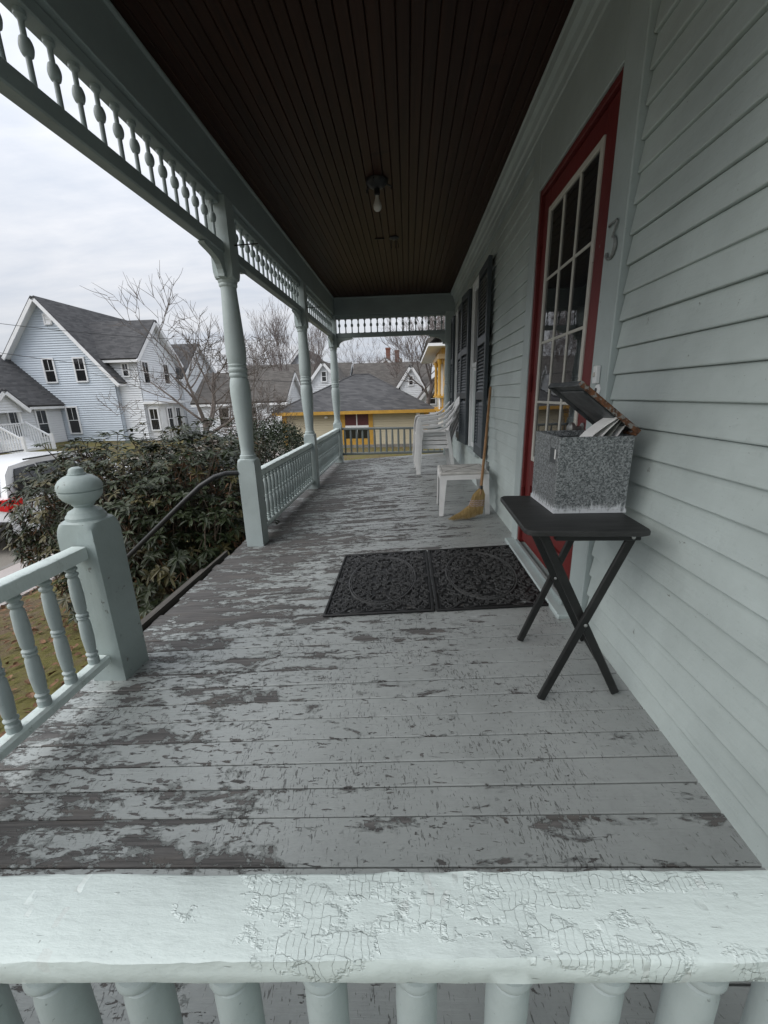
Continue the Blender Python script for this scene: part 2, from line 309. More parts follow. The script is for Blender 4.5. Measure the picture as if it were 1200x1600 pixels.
M['carwhite'] = simple('white_car_paint', (0.72, 0.73, 0.74), 0.22, 0.04, 3)
M['tyre'] = simple('tyre_rubber', (0.02, 0.02, 0.02), 0.85)
M['taillight'] = simple('red_tail_light', (0.55, 0.012, 0.015), 0.15, 0.2, 40)
M['grey_wood'] = wood_mat('weathered_grey_wood', (0.05, 0.047, 0.043), (0.15, 0.14, 0.125), 0.85, (30, 3, 30))
M['pole'] = simple('utility_pole_wood', (0.20, 0.17, 0.145), 0.9, 0.2, 10)
M['stone'] = simple('foundation_stone', (0.20, 0.19, 0.175), 0.9, 0.35, 5, 0.5, 12)

# ------------------------------------------------------------------ mesh helpers
def link(o, parent=None):
    COL.objects.link(o)
    if parent is not None: o.parent = parent
    return o
def tag(o, label, cat, group=None, kind=None):
    if label: o['label'] = label
    if cat: o['category'] = cat
    if group: o['group'] = group
    if kind: o['kind'] = kind
    return o
def empty(name, loc, label, cat, group=None, rot=(0, 0, 0)):
    o = bpy.data.objects.new(name, None); o.location = loc; o.rotation_euler = rot; o.empty_display_size = 0.1
    link(o); return tag(o, label, cat, group)
class MB:
    def __init__(s): s.v = []; s.f = []
    def add(s, v, f, X=None):
        k = len(s.v)
        if X is not None: v = [tuple(X @ Vector(p)) for p in v]
        s.v += [tuple(p) for p in v]; s.f += [tuple(i + k for i in q) for q in f]; return s
    def box(s, x0, x1, y0, y1, z0, z1, X=None):
        v = [(x, y, z) for x in (x0, x1) for y in (y0, y1) for z in (z0, z1)]
        f = [(0, 1, 3, 2), (4, 6, 7, 5), (0, 4, 5, 1), (2, 3, 7, 6), (0, 2, 6, 4), (1, 5, 7, 3)]
        return s.add(v, f, X)
    def rbox(s, x0, x1, y0, y1, z0, z1, b=0.004, X=None):
        lo = (x0, y0, z0); hi = (x1, y1, z1); v = []; idx = {}
        for sx in (0, 1):
            for sy in (0, 1):
                for sz in (0, 1):
                    c = [(lo, hi)[q][i] for i, q in enumerate((sx, sy, sz))]; sg = [1 if q == 0 else -1 for q in (sx, sy, sz)]
                    for ax in range(3):
                        p = list(c)
                        for a in range(3):
                            if a != ax: p[a] += sg[a] * b
                        idx[(sx, sy, sz, ax)] = len(v); v.append(tuple(p))
        f = []
        for ax in range(3):
            o1, o2 = [(1, 2), (2, 0), (0, 1)][ax]
            for side in (0, 1):
                q = []
                for (a, c) in ((0, 0), (1, 0), (1, 1), (0, 1)):
                    k = [0, 0, 0]; k[ax] = side; k[o1] = a; k[o2] = c; q.append(idx[(*k, ax)])
                f.append(tuple(q if side else q[::-1]))
            for a in (0, 1):
                for c in (0, 1):
                    k0 = [0, 0, 0]; k0[o1] = a; k0[o2] = c; k1 = list(k0); k1[ax] = 1
                    q = (idx[(*k0, o1)], idx[(*k1, o1)], idx[(*k1, o2)], idx[(*k0, o2)])
                    f.append(q if (a ^ c) else q[::-1])
        for sx in (0, 1):
            for sy in (0, 1):
                for sz in (0, 1):
                    q = tuple(idx[(sx, sy, sz, a)] for a in range(3)); f.append(q if (sx + sy + sz) % 2 else q[::-1])
        return s.add(v, f, X)
    def lathe(s, prof, n=16, X=None, cap=True):
        v = []; f = []
        for r, z in prof:
            for i in range(n):
                a = 2 * math.pi * i / n; v.append((r * math.cos(a), r * math.sin(a), z))
        for j in range(len(prof) - 1):
            for i in range(n):
                a, b = j * n + i, j * n + (i + 1) % n; f.append((a, b, b + n, a + n))
        if cap: f.append(tuple(range(n))[::-1]); f.append(tuple(range((len(prof) - 1) * n, len(prof) * n)))
        return s.add(v, f, X)
    def tube(s, pts, rad, n=8, cap=True):
        pts = [Vector(p) for p in pts]; m = len(pts)
        if not hasattr(rad, '__len__'): rad = [rad] * m
        v = []; f = []; ref = None
        for i, p in enumerate(pts):
            t = (pts[min(i + 1, m - 1)] - pts[max(i - 1, 0)])
            if t.length < 1e-9: t = Vector((0, 0, 1))
            t.normalize()
            if ref is None: ref = t.orthogonal()
            ref = (ref - t * ref.dot(t))
            if ref.length < 1e-6: ref = t.orthogonal()
            ref.normalize(); w = t.cross(ref)
            for k in range(n):
                a = 2 * math.pi * k / n; v.append(tuple(p + (ref * math.cos(a) + w * math.sin(a)) * rad[i]))
        for j in range(m - 1):
            for i in range(n):
                a, b = j * n + i, j * n + (i + 1) % n; f.append((a, b, b + n, a + n))
        if cap: f.append(tuple(range(n))[::-1]); f.append(tuple(range((m - 1) * n, m * n)))
        return s.add(v, f)
    def prism(s, poly, d0, d1, axis, X=None):
        """poly in the two other axes (cyclic order), extruded along axis from d0 to d1"""
        n = len(poly); v = []
        for d in (d0, d1):
            for a, b in poly:
                p = [0, 0, 0]; p[axis] = d; p[(axis + 1) % 3] = a; p[(axis + 2) % 3] = b; v.append(tuple(p))
        f = [tuple(range(n))[::-1], tuple(range(n, 2 * n))] + [(i, (i + 1) % n, (i + 1) % n + n, i + n) for i in range(n)]
        return s.add(v, f, X)
    def ribbon(s, pts, w, z0, z1):
        """flat raised ribbon along 2D pts"""
        m = len(pts); v = []; f = []
        for i in range(m):
            a = pts[max(i - 1, 0)]; b = pts[min(i + 1, m - 1)]; dx, dy = b[0] - a[0], b[1] - a[1]; l = math.hypot(dx, dy) or 1
            nx, ny = -dy / l * w / 2, dx / l * w / 2; x, y = pts[i]
            v += [(x + nx, y + ny, z0), (x + nx * 0.55, y + ny * 0.55, z1), (x - nx * 0.55, y - ny * 0.55, z1), (x - nx, y - ny, z0)]
        for i in range(m - 1):
            for k in range(3): a = i * 4 + k; f.append((a, a + 4, a + 5, a + 1))
        return s.add(v, f)
    def mesh(s, name, mat, smooth=False, angle=40):
        me = bpy.data.meshes.new(name); me.from_pydata(s.v, [], s.f); me.materials.append(M[mat] if isinstance(mat, str) else mat)
        if smooth:
            me.polygons.foreach_set('use_smooth', [True] * len(me.polygons))
            try: me.set_sharp_from_angle(angle=R(angle))
            except Exception: pass
        me.update(); return me
    def obj(s, name, mat, parent=None, loc=(0, 0, 0), rot=(0, 0, 0), smooth=False, angle=40, kind=None):
        o = bpy.data.objects.new(name, s.mesh(name, mat, smooth, angle)); o.location = loc; o.rotation_euler = rot
        if kind: o['kind'] = kind
        return link(o, parent)
def inst(name, me, parent=None, loc=(0, 0, 0), rot=(0, 0, 0), scale=None):
    o = bpy.data.objects.new(name, me); o.location = loc; o.rotation_euler = rot
    if scale: o.scale = scale
    return link(o, parent)
def copy_tree(o, parent=None):
    c = o.copy(); COL.objects.link(c); c.parent = parent
    for ch in o.children: copy_tree(ch, c)
    return c
def npmesh(name, V, F, mat):
    me = bpy.data.meshes.new(name); me.from_pydata(V.tolist() if hasattr(V, 'tolist') else V, [], F.tolist() if hasattr(F, 'tolist') else F)
    me.materials.append(M[mat]); me.update(); return me

SL = 0.0594                                   # the deck falls away from the house
TILT = -math.atan(SL)
def fz(x): return SL * x
XW = 0.795                                    # face of the clapboards
XC = -1.265                                   # line of the columns
CY = [3.19, 5.34, 7.53]
ZCEIL = 2.68

# ------------------------------------------------------------------ ground, road
def terrain():
    def prof(x):
        pts = [(-300, 1.0), (-60, -0.4), (-26, -1.35), (-14.6, -1.62), (-14.5, -1.75), (-7.0, -1.75), (-6.9, -1.58), (-5.4, -1.5), (-4.6, -1.38), (-2.6, -1.0), (0, -0.95), (300, -0.9)]
        for (a, b), (c, d) in zip(pts, pts[1:]):
            if a <= x <= c: return b + (d - b) * (x - a) / (c - a)
        return -1
    xs = [-300, -150, -80, -60, -45, -34, -26, -20, -16, -14.6, -14.5, -12, -9, -7.0, -6.9, -6.2, -5.4, -4.9, -4.3, -3.6, -3, -2.6, -2, -1, 0, 3, 8, 15, 30, 80, 300]
    ys = [-60, -20, -8, -3, 0, 1.5, 3, 4.5, 6, 8, 9, 10, 12, 14, 17, 20, 24, 28, 34, 42, 60, 100, 200, 420]
    V = []; F = []
    for y in ys:
        k = min(1, max(0, (y - 8.2) / 6.0)); far = max(0, (y - 55)) * 0.012
        for x in xs:
            z = prof(x)
            if x > -6.8: z = z * (1 - k) + (-1.6 - 0.004 * max(0, x)) * k
            V.append((x, y, z + far))
    n = len(xs)
    for j in range(len(ys) - 1):
        for i in range(n - 1): a = j * n + i; F.append((a, a + 1, a + n + 1, a + n))
    o = MB().add(V, F).obj('ground', 'ground', smooth=False); tag(o, 'leaf-strewn lawn around the houses', 'ground', kind='structure')
    r = MB().box(-14.45, -7.05, -60, 120, -1.9, -1.70).obj('road', 'road'); tag(r, 'sandy grey asphalt street beside the white vehicle', 'road', kind='structure')
    s = MB().box(-6.62, -5.45, -60, 120, -1.75, -1.475).obj('sidewalk', 'walk'); tag(s, 'pinkish concrete sidewalk along the street', 'sidewalk', kind='structure')
    c = MB().rbox(-7.05, -6.9, -60, 120, -1.9, -1.585, 0.02).obj('kerb', 'curb'); tag(c, 'granite kerb edging the street', 'kerb', kind='structure')
terrain()

# ------------------------------------------------------------------ porch floor
fl = bpy.data.objects.new('porch_floor', None); link(fl); tag(fl, 'grey porch floor of planks with peeling paint', 'floor', kind='structure')
xs0, xs1 = -1.425, 0.80
y = 0.05; edges = []
fixed = [0.05, 0.145, 0.24, 0.335, 0.43, 0.525, 0.62, 0.722, 0.848, 0.936, 1.022, 1.117, 1.212, 1.306]
edges = list(fixed)
while edges[-1] < 7.72: edges.append(edges[-1] + 0.092 + random.uniform(-0.003, 0.003))
Ld = (xs1 - xs0) / math.cos(TILT)
for a, b in zip(edges, edges[1:]):
    w = (b - a) - 0.0035; cx = (xs0 + xs1) / 2; j = random.uniform(-0.012, 0.012)
    mb = MB().rbox(-Ld / 2 + j, Ld / 2, -w / 2, w / 2, -0.025, 0.0, 0.0025)
    mb.obj('plank', 'deck', fl, (cx, (a + b) / 2, fz(cx) + random.uniform(-0.0012, 0.0008)), (random.uniform(-0.006, 0.006), TILT, 0))
ff = MB()
for x in (-1.33, -0.8, -0.3, 0.25, 0.72): ff.box(x - 0.03, x + 0.03, 0.06, 7.7, fz(x) - 0.24, fz(x) - 0.034)
ff.obj('joists', 'dark', fl)
sk = MB().box(-1.445, -1.40, 0.05, 7.72, -0.26, fz(-1.42) - 0.03); sk.obj('skirt_board', 'grey_wood', fl)
lat = MB()
for i in range(56):
    yy = 3.15 + i * 0.083
    lat.box(-1.425, -1.41, yy, yy + 0.05, -1.1, -0.25)
lat.obj('lattice', 'beam', fl)
fe = MB().box(-1.4, 0.78, 7.70, 7.73, -0.30, -0.12, ).obj('skirt_board', 'beam', fl)

# ------------------------------------------------------------------ the house wall
house = empty('house', (0.9, 3, 0), 'pale green clapboard house wall with red door and dark shutters along the porch', 'house')
house.location = (0, 0, 0)
wall = MB().box(0.812, 1.1, -1.6, 1.875, -1.2, 3.4).box(0.812, 1.1, 2.85, 7.72, -1.2, 3.4).box(0.812, 1.1, 1.875, 2.85, 2.21, 3.4).box(0.90, 1.1, 1.875, 2.85, -1.2, 2.21).obj('wall', 'siding', house)
EXP = 0.0935
OPEN = [(4.70, 5.34, 0.43, 2.31), (6.42, 7.06, 0.43, 2.31)]
clap_cache = {}
def clap_shape(l, h):
    p = [(0, 0), (-0.0125, 0), (-0.0155, 0.0015), (-0.0165, 0.0045), (-0.004, h), (0, h)]; n_ = len(p)
    return MB().add([(a, yy, c) for yy in (0, l) for a, c in p], [tuple(range(n_))[::-1], tuple(range(n_, 2 * n_))] + [(i, (i + 1) % n_, (i + 1) % n_ + n_, i + n_) for i in range(n_)])
def clap(y0, y1, z0, ztop=None):
    h = EXP - 0.0015 if ztop is None else min(EXP - 0.0015, ztop - z0)
    if h < 0.02 or y1 - y0 < 0.03: return
    key = (round(y1 - y0, 3), round(h, 3))
    if key not in clap_cache:
        l = y1 - y0
        clap_cache[key] = clap_shape(l, h).mesh('clapboard', 'siding')
    inst('clapboard', clap_cache[key], wall, (0.811 + random.uniform(-0.0012, 0.0012), y0, z0 + random.uniform(-0.0008, 0.0008)), (random.uniform(-0.0007, 0.0007), 0, random.uniform(-0.0007, 0.0007)))
row = 0
z = -0.155
while z < 2.60:
    segs = [(-1.5, 1.715), (2.992, 7.70)]
    for (a, b, c, d) in OPEN:
        if z + EXP > c and z < d:
            out = []
            for s0, s1 in segs:
                if s0 < a and s1 > b: out += [(s0, a), (b, s1)]
                else: out.append((s0, s1))
            segs = out
    for s0, s1 in segs:
        cuts = [s0]
        if s1 - s0 > 2.2: cuts.append(round(s0 + (s1 - s0) * random.uniform(0.25, 0.75), 1))
        cuts.append(s1)
        for q0, q1 in zip(cuts, cuts[1:]): clap(q0 + (0.0007 if q0 != s0 else 0), q1, z, 2.47)
    z += EXP; row += 1
# crown under the ceiling
cr = MB().prism([(2.47, 0.808), (2.47, 0.790), (2.53, 0.790), (2.535, 0.782), (2.575, 0.778), (2.585, 0.765), (2.62, 0.757), (2.63, 0.735), (2.665, 0.728), (2.672, 0.72), (2.678, 0.72), (2.678, 0.808)], 0, 1, 1)
cr = MB(); prof = [(0.811, 2.47), (0.790, 2.47), (0.790, 2.53), (0.782, 2.535), (0.778, 2.575), (0.765, 2.585), (0.757, 2.62), (0.735, 2.63), (0.728, 2.665), (0.72, 2.672), (0.72, 2.678), (0.811, 2.678)]
cv = [(x, yy, zz) for yy in (-1.5, 7.42) for x, zz in prof]; n = len(prof)
cr.add(cv, [tuple(range(n)), tuple(range(n, 2 * n))[::-1]] + [(i, i + n, (i + 1) % n + n, (i + 1) % n) for i in range(n)]).obj('crown_moulding', 'trim', house)
# door casing
MB().rbox(0.776, 0.90, 1.72, 1.872, 0.0, 2.469, 0.004).obj('door_casing', 'trim', house)
MB().rbox(0.776, 0.90, 2.853, 2.988, 0.0, 2.469, 0.004).obj('door_casing', 'trim', house)
MB().rbox(0.778, 0.895, 1.873, 2.852, 2.214, 2.469, 0.003).obj('door_header', 'trim', house)
MB().rbox(0.71, 0.90, 1.80, 2.92, 0.036, 0.062, 0.006).obj('threshold', 'trim', house)
MB().box(0.762, 0.779, 1.90, 2.82, 0.0625, 0.085).obj('sill_board', 'beam', house)
# red door with glazed upper part
dr = bpy.data.objects.new('door', None); link(dr, house)
DX = 0.806
for nm, a in (('jamb', (0.785, 0.90, 1.874, 1.905, 0.064, 2.212)), ('jamb', (0.785, 0.90, 2.82, 2.851, 0.064, 2.212)), ('jamb', (0.787, 0.90, 1.906, 2.819, 2.18, 2.211))):
    MB().rbox(*a, 0.003).obj(nm, 'red', dr)
for nm, a in (('stile', (DX, 0.85, 1.908, 2.04, 0.09, 2.177)), ('stile', (DX, 0.85, 2.715, 2.817, 0.09, 2.177)),
              ('rail', (DX + 0.001, 0.85, 2.041, 2.714, 2.085, 2.176)), ('rail', (DX + 0.001, 0.85, 2.041, 2.714, 0.50, 0.665)), ('rail', (DX + 0.001, 0.85, 2.041, 2.714, 0.091, 0.25))):
    MB().rbox(*a, 0.003).obj(nm, 'red', dr)
MB().rbox(DX + 0.014, 0.845, 2.042, 2.713, 0.251, 0.499, 0.004).obj('panel', 'red', dr)
y0, y1, z0, z1 = 2.042, 2.713, 0.667, 2.083
for a in ((y0, y0 + 0.028, z0, z1), (y1 - 0.028, y1, z0, z1)): MB().rbox(DX - 0.007, 0.84, a[0], a[1], a[2], a[3], 0.003).obj('sash_bar', 'cream', dr)
for a in ((z0, z0 + 0.03), (z1 - 0.03, z1)): MB().rbox(DX - 0.006, 0.84, y0 + 0.0285, y1 - 0.0285, a[0], a[1], 0.003).obj('sash_bar', 'cream', dr)
cw = (y1 - y0 - 0.056) / 3; rh = (z1 - z0 - 0.06) / 4
for i in (1, 2):
    yy = y0 + 0.028 + cw * i; MB().rbox(DX - 0.004, 0.838, yy - 0.0075, yy + 0.0075, z0 + 0.0305, z1 - 0.0305, 0.003).obj('muntin', 'cream', dr)
for i in (1, 2, 3):
    zz = z0 + 0.03 + rh * i
    for k in range(3):
        ya = y0 + 0.028 + cw * k + (0.008 if k else 0.0005); yb = y0 + 0.028 + cw * (k + 1) - (0.008 if k < 2 else 0.0005)
        MB().rbox(DX - 0.002, 0.838, ya, yb, zz - 0.0075, zz + 0.0075, 0.003).obj('muntin', 'cream', dr)
for k in range(3):
    for i in range(4):
        ya, za = y0 + 0.028 + cw * k, z0 + 0.03 + rh * i
        MB().box(DX + 0.003, DX + 0.007, ya + 0.002, ya + cw - 0.002, za + 0.002, za + rh - 0.002).obj('pane', 'glass', dr, rot=(0, 0, 0))
for zz in (0.42, 1.15, 1.88): MB().rbox(0.781, 0.80, 2.812, 2.832, zz - 0.05, zz + 0.05, 0.003).obj('hinge', 'red', dr)
kn = MB().lathe([(0.004, 0), (0.026, 0.002), (0.026, 0.008), (0.012, 0.012), (0.011, 0.035), (0.027, 0.045), (0.029, 0.06), (0.018, 0.07), (0.002, 0.072)], 14)
kn.obj('door_knob', 'brass', dr, (DX, 1.965, 0.93), (0, -math.pi / 2, 0), True)
# house number, doorbell, key cylinder
num = MB(); npts = []
path = [(-0.032, 0.052), (-0.030, 0.060), (0.030, 0.058), (0.032, 0.054), (0.006, 0.012), (0.006, 0.010), (0.022, 0.006), (0.034, -0.012), (0.035, -0.030), (0.024, -0.050), (0.004, -0.060), (-0.018, -0.056), (-0.031, -0.042), (-0.028, -0.032)]
num.tube([(0, -a, b) for a, b in path], [0.0045, 0.0045, 0.004, 0.004, 0.004, 0.004, 0.005, 0.0065, 0.0075, 0.007, 0.0055, 0.0055, 0.007, 0.005], 8)
num.obj('house_number', 'number', house, (0.769, 1.80, 1.635), smooth=True)
bl = MB().rbox(-0.009, 0.009, -0.016, 0.016, -0.035, 0.035, 0.003).obj('doorbell', 'white', house, (0.766, 1.795, 1.158))
MB().lathe([(0.009, 0), (0.009, 0.003), (0.006, 0.005)], 12).obj('button', 'cream', bl, (-0.009, 0, 0), (0, -math.pi / 2, 0), True)
kc = MB().lathe([(0.024, 0), (0.024, 0.004), (0.018, 0.008), (0.010, 0.009)], 18).obj('lock_cylinder', 'white', house, (0.775, 1.785, 1.098), (0, -math.pi / 2, 0), True)
MB().lathe([(0.009, 0), (0.009, 0.002), (0.001, 0.0025)], 12).obj('keyhole', 'black_metal', kc, (0, 0, 0.009))
# windows
for (a, b, c, d) in OPEN:
    w = bpy.data.objects.new('window', None); link(w, house)
    for nm, q in (('frame', (0.766, 0.90, a, a + 0.04, c, d)), ('frame', (0.772, 0.90, b - 0.04, b, c, d)), ('frame', (0.773, 0.90, a + 0.041, b - 0.041, d - 0.05, d)), ('sill', (0.752, 0.90, a - 0.02, b + 0.02, c - 0.03, c + 0.025))):
        MB().rbox(*q, 0.003).obj(nm, 'white' if nm == 'frame' else 'trim', w)
    mid = (c + d) / 2
    for (z0_, z1_, x) in ((c + 0.026, mid + 0.02, 0.800), (mid + 0.021, d - 0.051, 0.786)):
        for q in ((a + 0.0415, a + 0.08, z0_, z1_), (b - 0.08, b - 0.0415, z0_, z1_)): MB().rbox(x, x + 0.03, *q, 0.003).obj('sash', 'white', w)
        for q in ((z0_, z0_ + 0.05), (z1_ - 0.04, z1_)): MB().rbox(x + 0.001, x + 0.03, a + 0.0805, b - 0.0805, q[0], q[1], 0.003).obj('sash', 'white', w)
        MB().box(x + 0.014, x + 0.018, a + 0.079, b - 0.079, z0_ + 0.048, z1_ - 0.038).obj('pane', 'glass', w)
    MB().box(0.89, 0.899, a + 0.04, b - 0.04, c, d).obj('dark_interior', 'dark', w)  # near-black sheet standing in for the unlit room behind the glass
# shutters
slat_me = {}
def shutter(ya, yb, z0, z1, swing=0.0):
    s = bpy.data.objects.new('shutter', None); s.location = (0.752, ya, 0); s.rotation_euler = (0, 0, swing); link(s, house)
    w = yb - ya; x0, x1 = -0.018, 0.018; st = 0.055
    for q in ((0, st), (w - st, w)): MB().rbox(x0, x1, q[0], q[1], z0, z1, 0.003).obj('stile', 'shutter', s)
    H = z1 - z0; rails = [(z0, z0 + 0.10), (z0 + H * 0.315, z0 + H * 0.315 + 0.075), (z0 + H * 0.61, z0 + H * 0.61 + 0.075), (z1 - 0.07, z1)]
    for q in rails: MB().rbox(x0 + 0.001, x1 - 0.001, st + 0.0005, w - st - 0.0005, q[0], q[1], 0.002).obj('rail', 'shutter', s)
    k = round(w, 3)
    if k not in slat_me:
        slat_me[k] = MB().rbox(-0.022, 0.022, 0, w - 2 * st - 0.002, -0.0035, 0.0035, 0.0015).mesh('slat', 'shutter')
    for (a, b) in zip(rails, rails[1:]):
        zz = a[1] + 0.018
        while zz < b[0] - 0.012:
            inst('slat', slat_me[k], s, (0, st + 0.001, zz), (0, R(-58), 0)); zz += 0.034
    MB().tube([(-0.024, w / 2, rails[0][1] + 0.03), (-0.024, w / 2, rails[1][0] - 0.03)], 0.005, 6).obj('tilt_rod', 'shutter', s)
    return s
shutter(4.16, 4.70, 0.46, 2.27, R(-0.5)); shutter(5.36, 5.80, 0.46, 2.27, R(4)); shutter(5.90, 6.42, 0.46, 2.27); shutter(7.06, 7.40, 0.46, 2.27)
# outlet box low on the wall
MB().rbox(0.775, 0.80, 4.06, 4.13, 0.33, 0.44, 0.004).obj('outlet_box', 'steel', house)

# ------------------------------------------------------------------ porch roof
roof = empty('porch_roof', (0, 0, 0), 'porch roof with dark stained board ceiling and pale green beams', 'porch roof')
cb = MB().rbox(-0.0315, 0.0315, 0, 7.32, 0, 0.018, 0.004).mesh('ceiling_board', 'ceiling')
x = -1.18; bw = 0.0655
while x < 0.80:
    inst('ceiling_board', cb, roof, (x, 0.14 + random.uniform(0, 0.01), ZCEIL + random.uniform(-0.0012, 0.0012))); x += bw
MB().box(-1.42, 0.81, -0.02, 7.76, 2.72, 2.80).obj('roof_slab', 'roof', roof)
MB().box(-1.3, 0.81, 0.08, 7.6, 2.70, 2.716).obj('sheathing', 'dark', roof)
MB().rbox(-1.36, -1.205, 0.06, 7.70, 2.408, 2.715, 0.004).obj('beam', 'beam', roof)
MB().rbox(-1.204, 0.81, 7.46, 7.62, 2.408, 2.714, 0.004).obj('beam', 'beam', roof)
MB().rbox(-1.204, 0.81, 0.06, 0.14, 2.45, 2.714, 0.004).obj('beam', 'beam', roof)
MB().tube([(-1.203, 0.14, 2.668), (-1.203, 7.46, 2.668)], 0.014, 8).obj('cove_moulding', 'beam', roof, smooth=True)
MB().tube([(-1.20, 7.458, 2.668), (0.72, 7.458, 2.668)], 0.014, 8).obj('cove_moulding', 'beam', roof, smooth=True)

# ------------------------------------------------------------------ columns
def block(mb, h0, h1, w, ch=0.02):
    mb.rbox(-w, w, -w, w, h0, h1, 0.006)
def shoulder(mb, w, z0, dz, r, up=True, zs=None):
    """end of a square post where the lathe has rounded it into an arch on each face"""
    n = 10; V = []; F = []; N = 48; rc = w * 1.40; sg = 1 if up else -1
    for j in range(n + 1):
        t = max(0, j - 1) / (n - 1); zz = zs if j == 0 else z0 + sg * dz * t; rz = r + (rc - r) * math.sqrt(max(0.0, 1 - t ** 2.4))
        for i in range(N):
            a = 2 * math.pi * i / N; c, s_ = math.cos(a), math.sin(a); q = w / max(abs(c), abs(s_)); rr = min(q, rz)
            V.append((c * rr, s_ * rr, zz))
    for j in range(n):
        for i in range(N):
            a, b = j * N + i, j * N + (i + 1) % N; F.append((a, b, b + N, a + N) if up else (a, a + N, b + N, b))
    F.append(tuple(range(n * N, (n + 1) * N)) if up else tuple(range(n * N, (n + 1) * N))[::-1]); F.append(tuple(range(N))[::-1] if up else tuple(range(N)))
    mb.add(V, F)
def bracket_mesh(l=0.285, h=0.145):
    pts = [(0.0, 0.0)]
    outer = [(0.0, -h), (0.030, -h), (0.036, -h * 0.90), (0.042, -h * 0.74), (0.060, -h * 0.55), (0.095, -h * 0.40), (0.14, -h * 0.31), (0.19, -h * 0.25), (l - 0.04, -h * 0.20), (l - 0.012, -h * 0.16), (l, -h * 0.09), (l - 0.012, -0.012), (l - 0.03, 0.0)]
    poly = pts + outer
    n = len(poly); V = [(x_, yy, z_) for x_ in (-0.02, 0.02) for yy, z_ in poly]
    F = [tuple(range(n)), tuple(range(n, 2 * n))[::-1]] + [(i, i + n, (i + 1) % n + n, (i + 1) % n) for i in range(n)]
    mb = MB().add(V, F)
    mb.rbox(-0.026, 0.026, -0.001, 0.036, -h - 0.004, -h + 0.035, 0.003)
    return mb.mesh('bracket', 'trim')
BR = bracket_mesh()
HB = 0.070
def column(loc, label, dirs, rod=True):
    zb = fz(loc[0])
    c = empty('porch_column', (loc[0], loc[1], 0), label, 'column', 'turned porch columns')
    b = MB(); shoulder(b, HB, 0.584, 0.066, 0.062, True, zb + 0.0005)
    b.obj('base', 'trim', c, smooth=True, angle=30)
    P = [(0.062, 0.650), (0.064, 0.662), (0.062, 0.674), (0.054, 0.680), (0.053, 0.692), (0.051, 0.70), (0.052, 0.74), (0.058, 0.84), (0.066, 0.95), (0.0725, 1.06), (0.0755, 1.14), (0.074, 1.20), (0.066, 1.245), (0.060, 1.255),
         (0.066, 1.262), (0.069, 1.274), (0.066, 1.286), (0.062, 1.290), (0.068, 1.298), (0.071, 1.310), (0.068, 1.322), (0.062, 1.328), (0.066, 1.336), (0.067, 1.345), (0.063, 1.352),
         (0.068, 1.37), (0.0725, 1.42), (0.0725, 1.48), (0.069, 1.56), (0.063, 1.68), (0.057, 1.79), (0.055, 1.84), (0.055, 1.865), (0.062, 1.872), (0.064, 1.882), (0.061, 1.890), (0.066, 1.897), (0.068, 1.91)]
    MB().lathe(P, 24).obj('shaft', 'trim', c, smooth=True, angle=35)
    t = MB(); shoulder(t, HB, 1.973, 0.066, 0.062, False, 2.407)
    t.obj('capital', 'trim', c, smooth=True, angle=30)
    for d in dirs:
        a = {'+y': 0, '-y': math.pi, '+x': -math.pi / 2, '-x': math.pi / 2}[d]
        v = Vector((0, HB, 2.063)); v.rotate(Matrix.Rotation(a, 3, 'Z')); inst('bracket', BR, c, v, (0, 0, a))
    if rod:
        MB().tube([(HB - 0.01, 0.02, 2.135), (0.24, 0.02, 2.14)], 0.004, 6).obj('tie_rod', 'black_metal', c, smooth=True)
    return c
column((XC, CY[0], 0), 'turned porch column beside the metal handrail and the stair opening', ['-y', '+y'])
column((XC, CY[1], 0), 'turned porch column between two spindled railings', ['-y', '+y'])
column((XC, CY[2], 0), 'turned porch column at the outer corner by the garage', ['-y', '+x'], False)
column((0.715, CY[2], 0), 'turned porch column against the house wall behind the stacked chairs', ['-x'], False)
column((XC, 0.30, 0), 'turned porch column at the corner with the cracked paint railing', ['+y', '+x'], False)

# ------------------------------------------------------------------ railings
def bal_prof(h, r=0.022):
    return [(r * 0.95, 0), (r * 0.95, h * 0.06), (r * 0.62, h * 0.075), (r * 0.95, h * 0.095), (r, h * 0.11), (r * 0.7, h * 0.125), (r * 0.86, h * 0.15), (r * 1.02, h * 0.28), (r * 0.95, h * 0.43), (r * 0.72, h * 0.462),
            (r * 0.98, h * 0.472), (r * 0.98, h * 0.485), (r * 0.75, h * 0.493), (r * 1.0, h * 0.502), (r * 1.0, h * 0.515), (r * 0.75, h * 0.53), (r * 0.92, h * 0.56), (r * 1.02, h * 0.70), (r * 0.9, h * 0.85), (r * 0.7, h * 0.875),
            (r * 0.98, h * 0.895), (r * 0.98, h * 0.91), (r * 0.66, h * 0.922), (r * 0.66, h * 0.93), (r, h * 0.945), (r, h * 0.96), (r * 0.72, h * 0.972), (r * 0.95, h * 0.985), (r * 0.95, h)]
NEARBAL = bal_prof(0.500, 0.0245)[:17] + [(0.0240, 0.385), (0.0235, 0.425), (0.0205, 0.440), (0.0150, 0.4455), (0.0150, 0.449), (0.0240, 0.452), (0.0262, 0.457), (0.0262, 0.462), (0.0240, 0.467), (0.0150, 0.4695), (0.0140, 0.474), (0.0180, 0.480), (0.0205, 0.487), (0.0205, 0.505)]
RAILP = [(-0.94, -1, .5), (-1, -0.9, 1), (-1, -0.45, 1.5), (-1.0, -0.16, 2.2), (-0.975, -0.03, 2.2), (-0.90, 0, 1.2), (0, 0.012, .3), (0.86, 0, .6), (0.95, -0.05, 1.5), (0.99, -0.2, 1.5), (1, -0.9, 1), (0.94, -1, .5)][::-1]
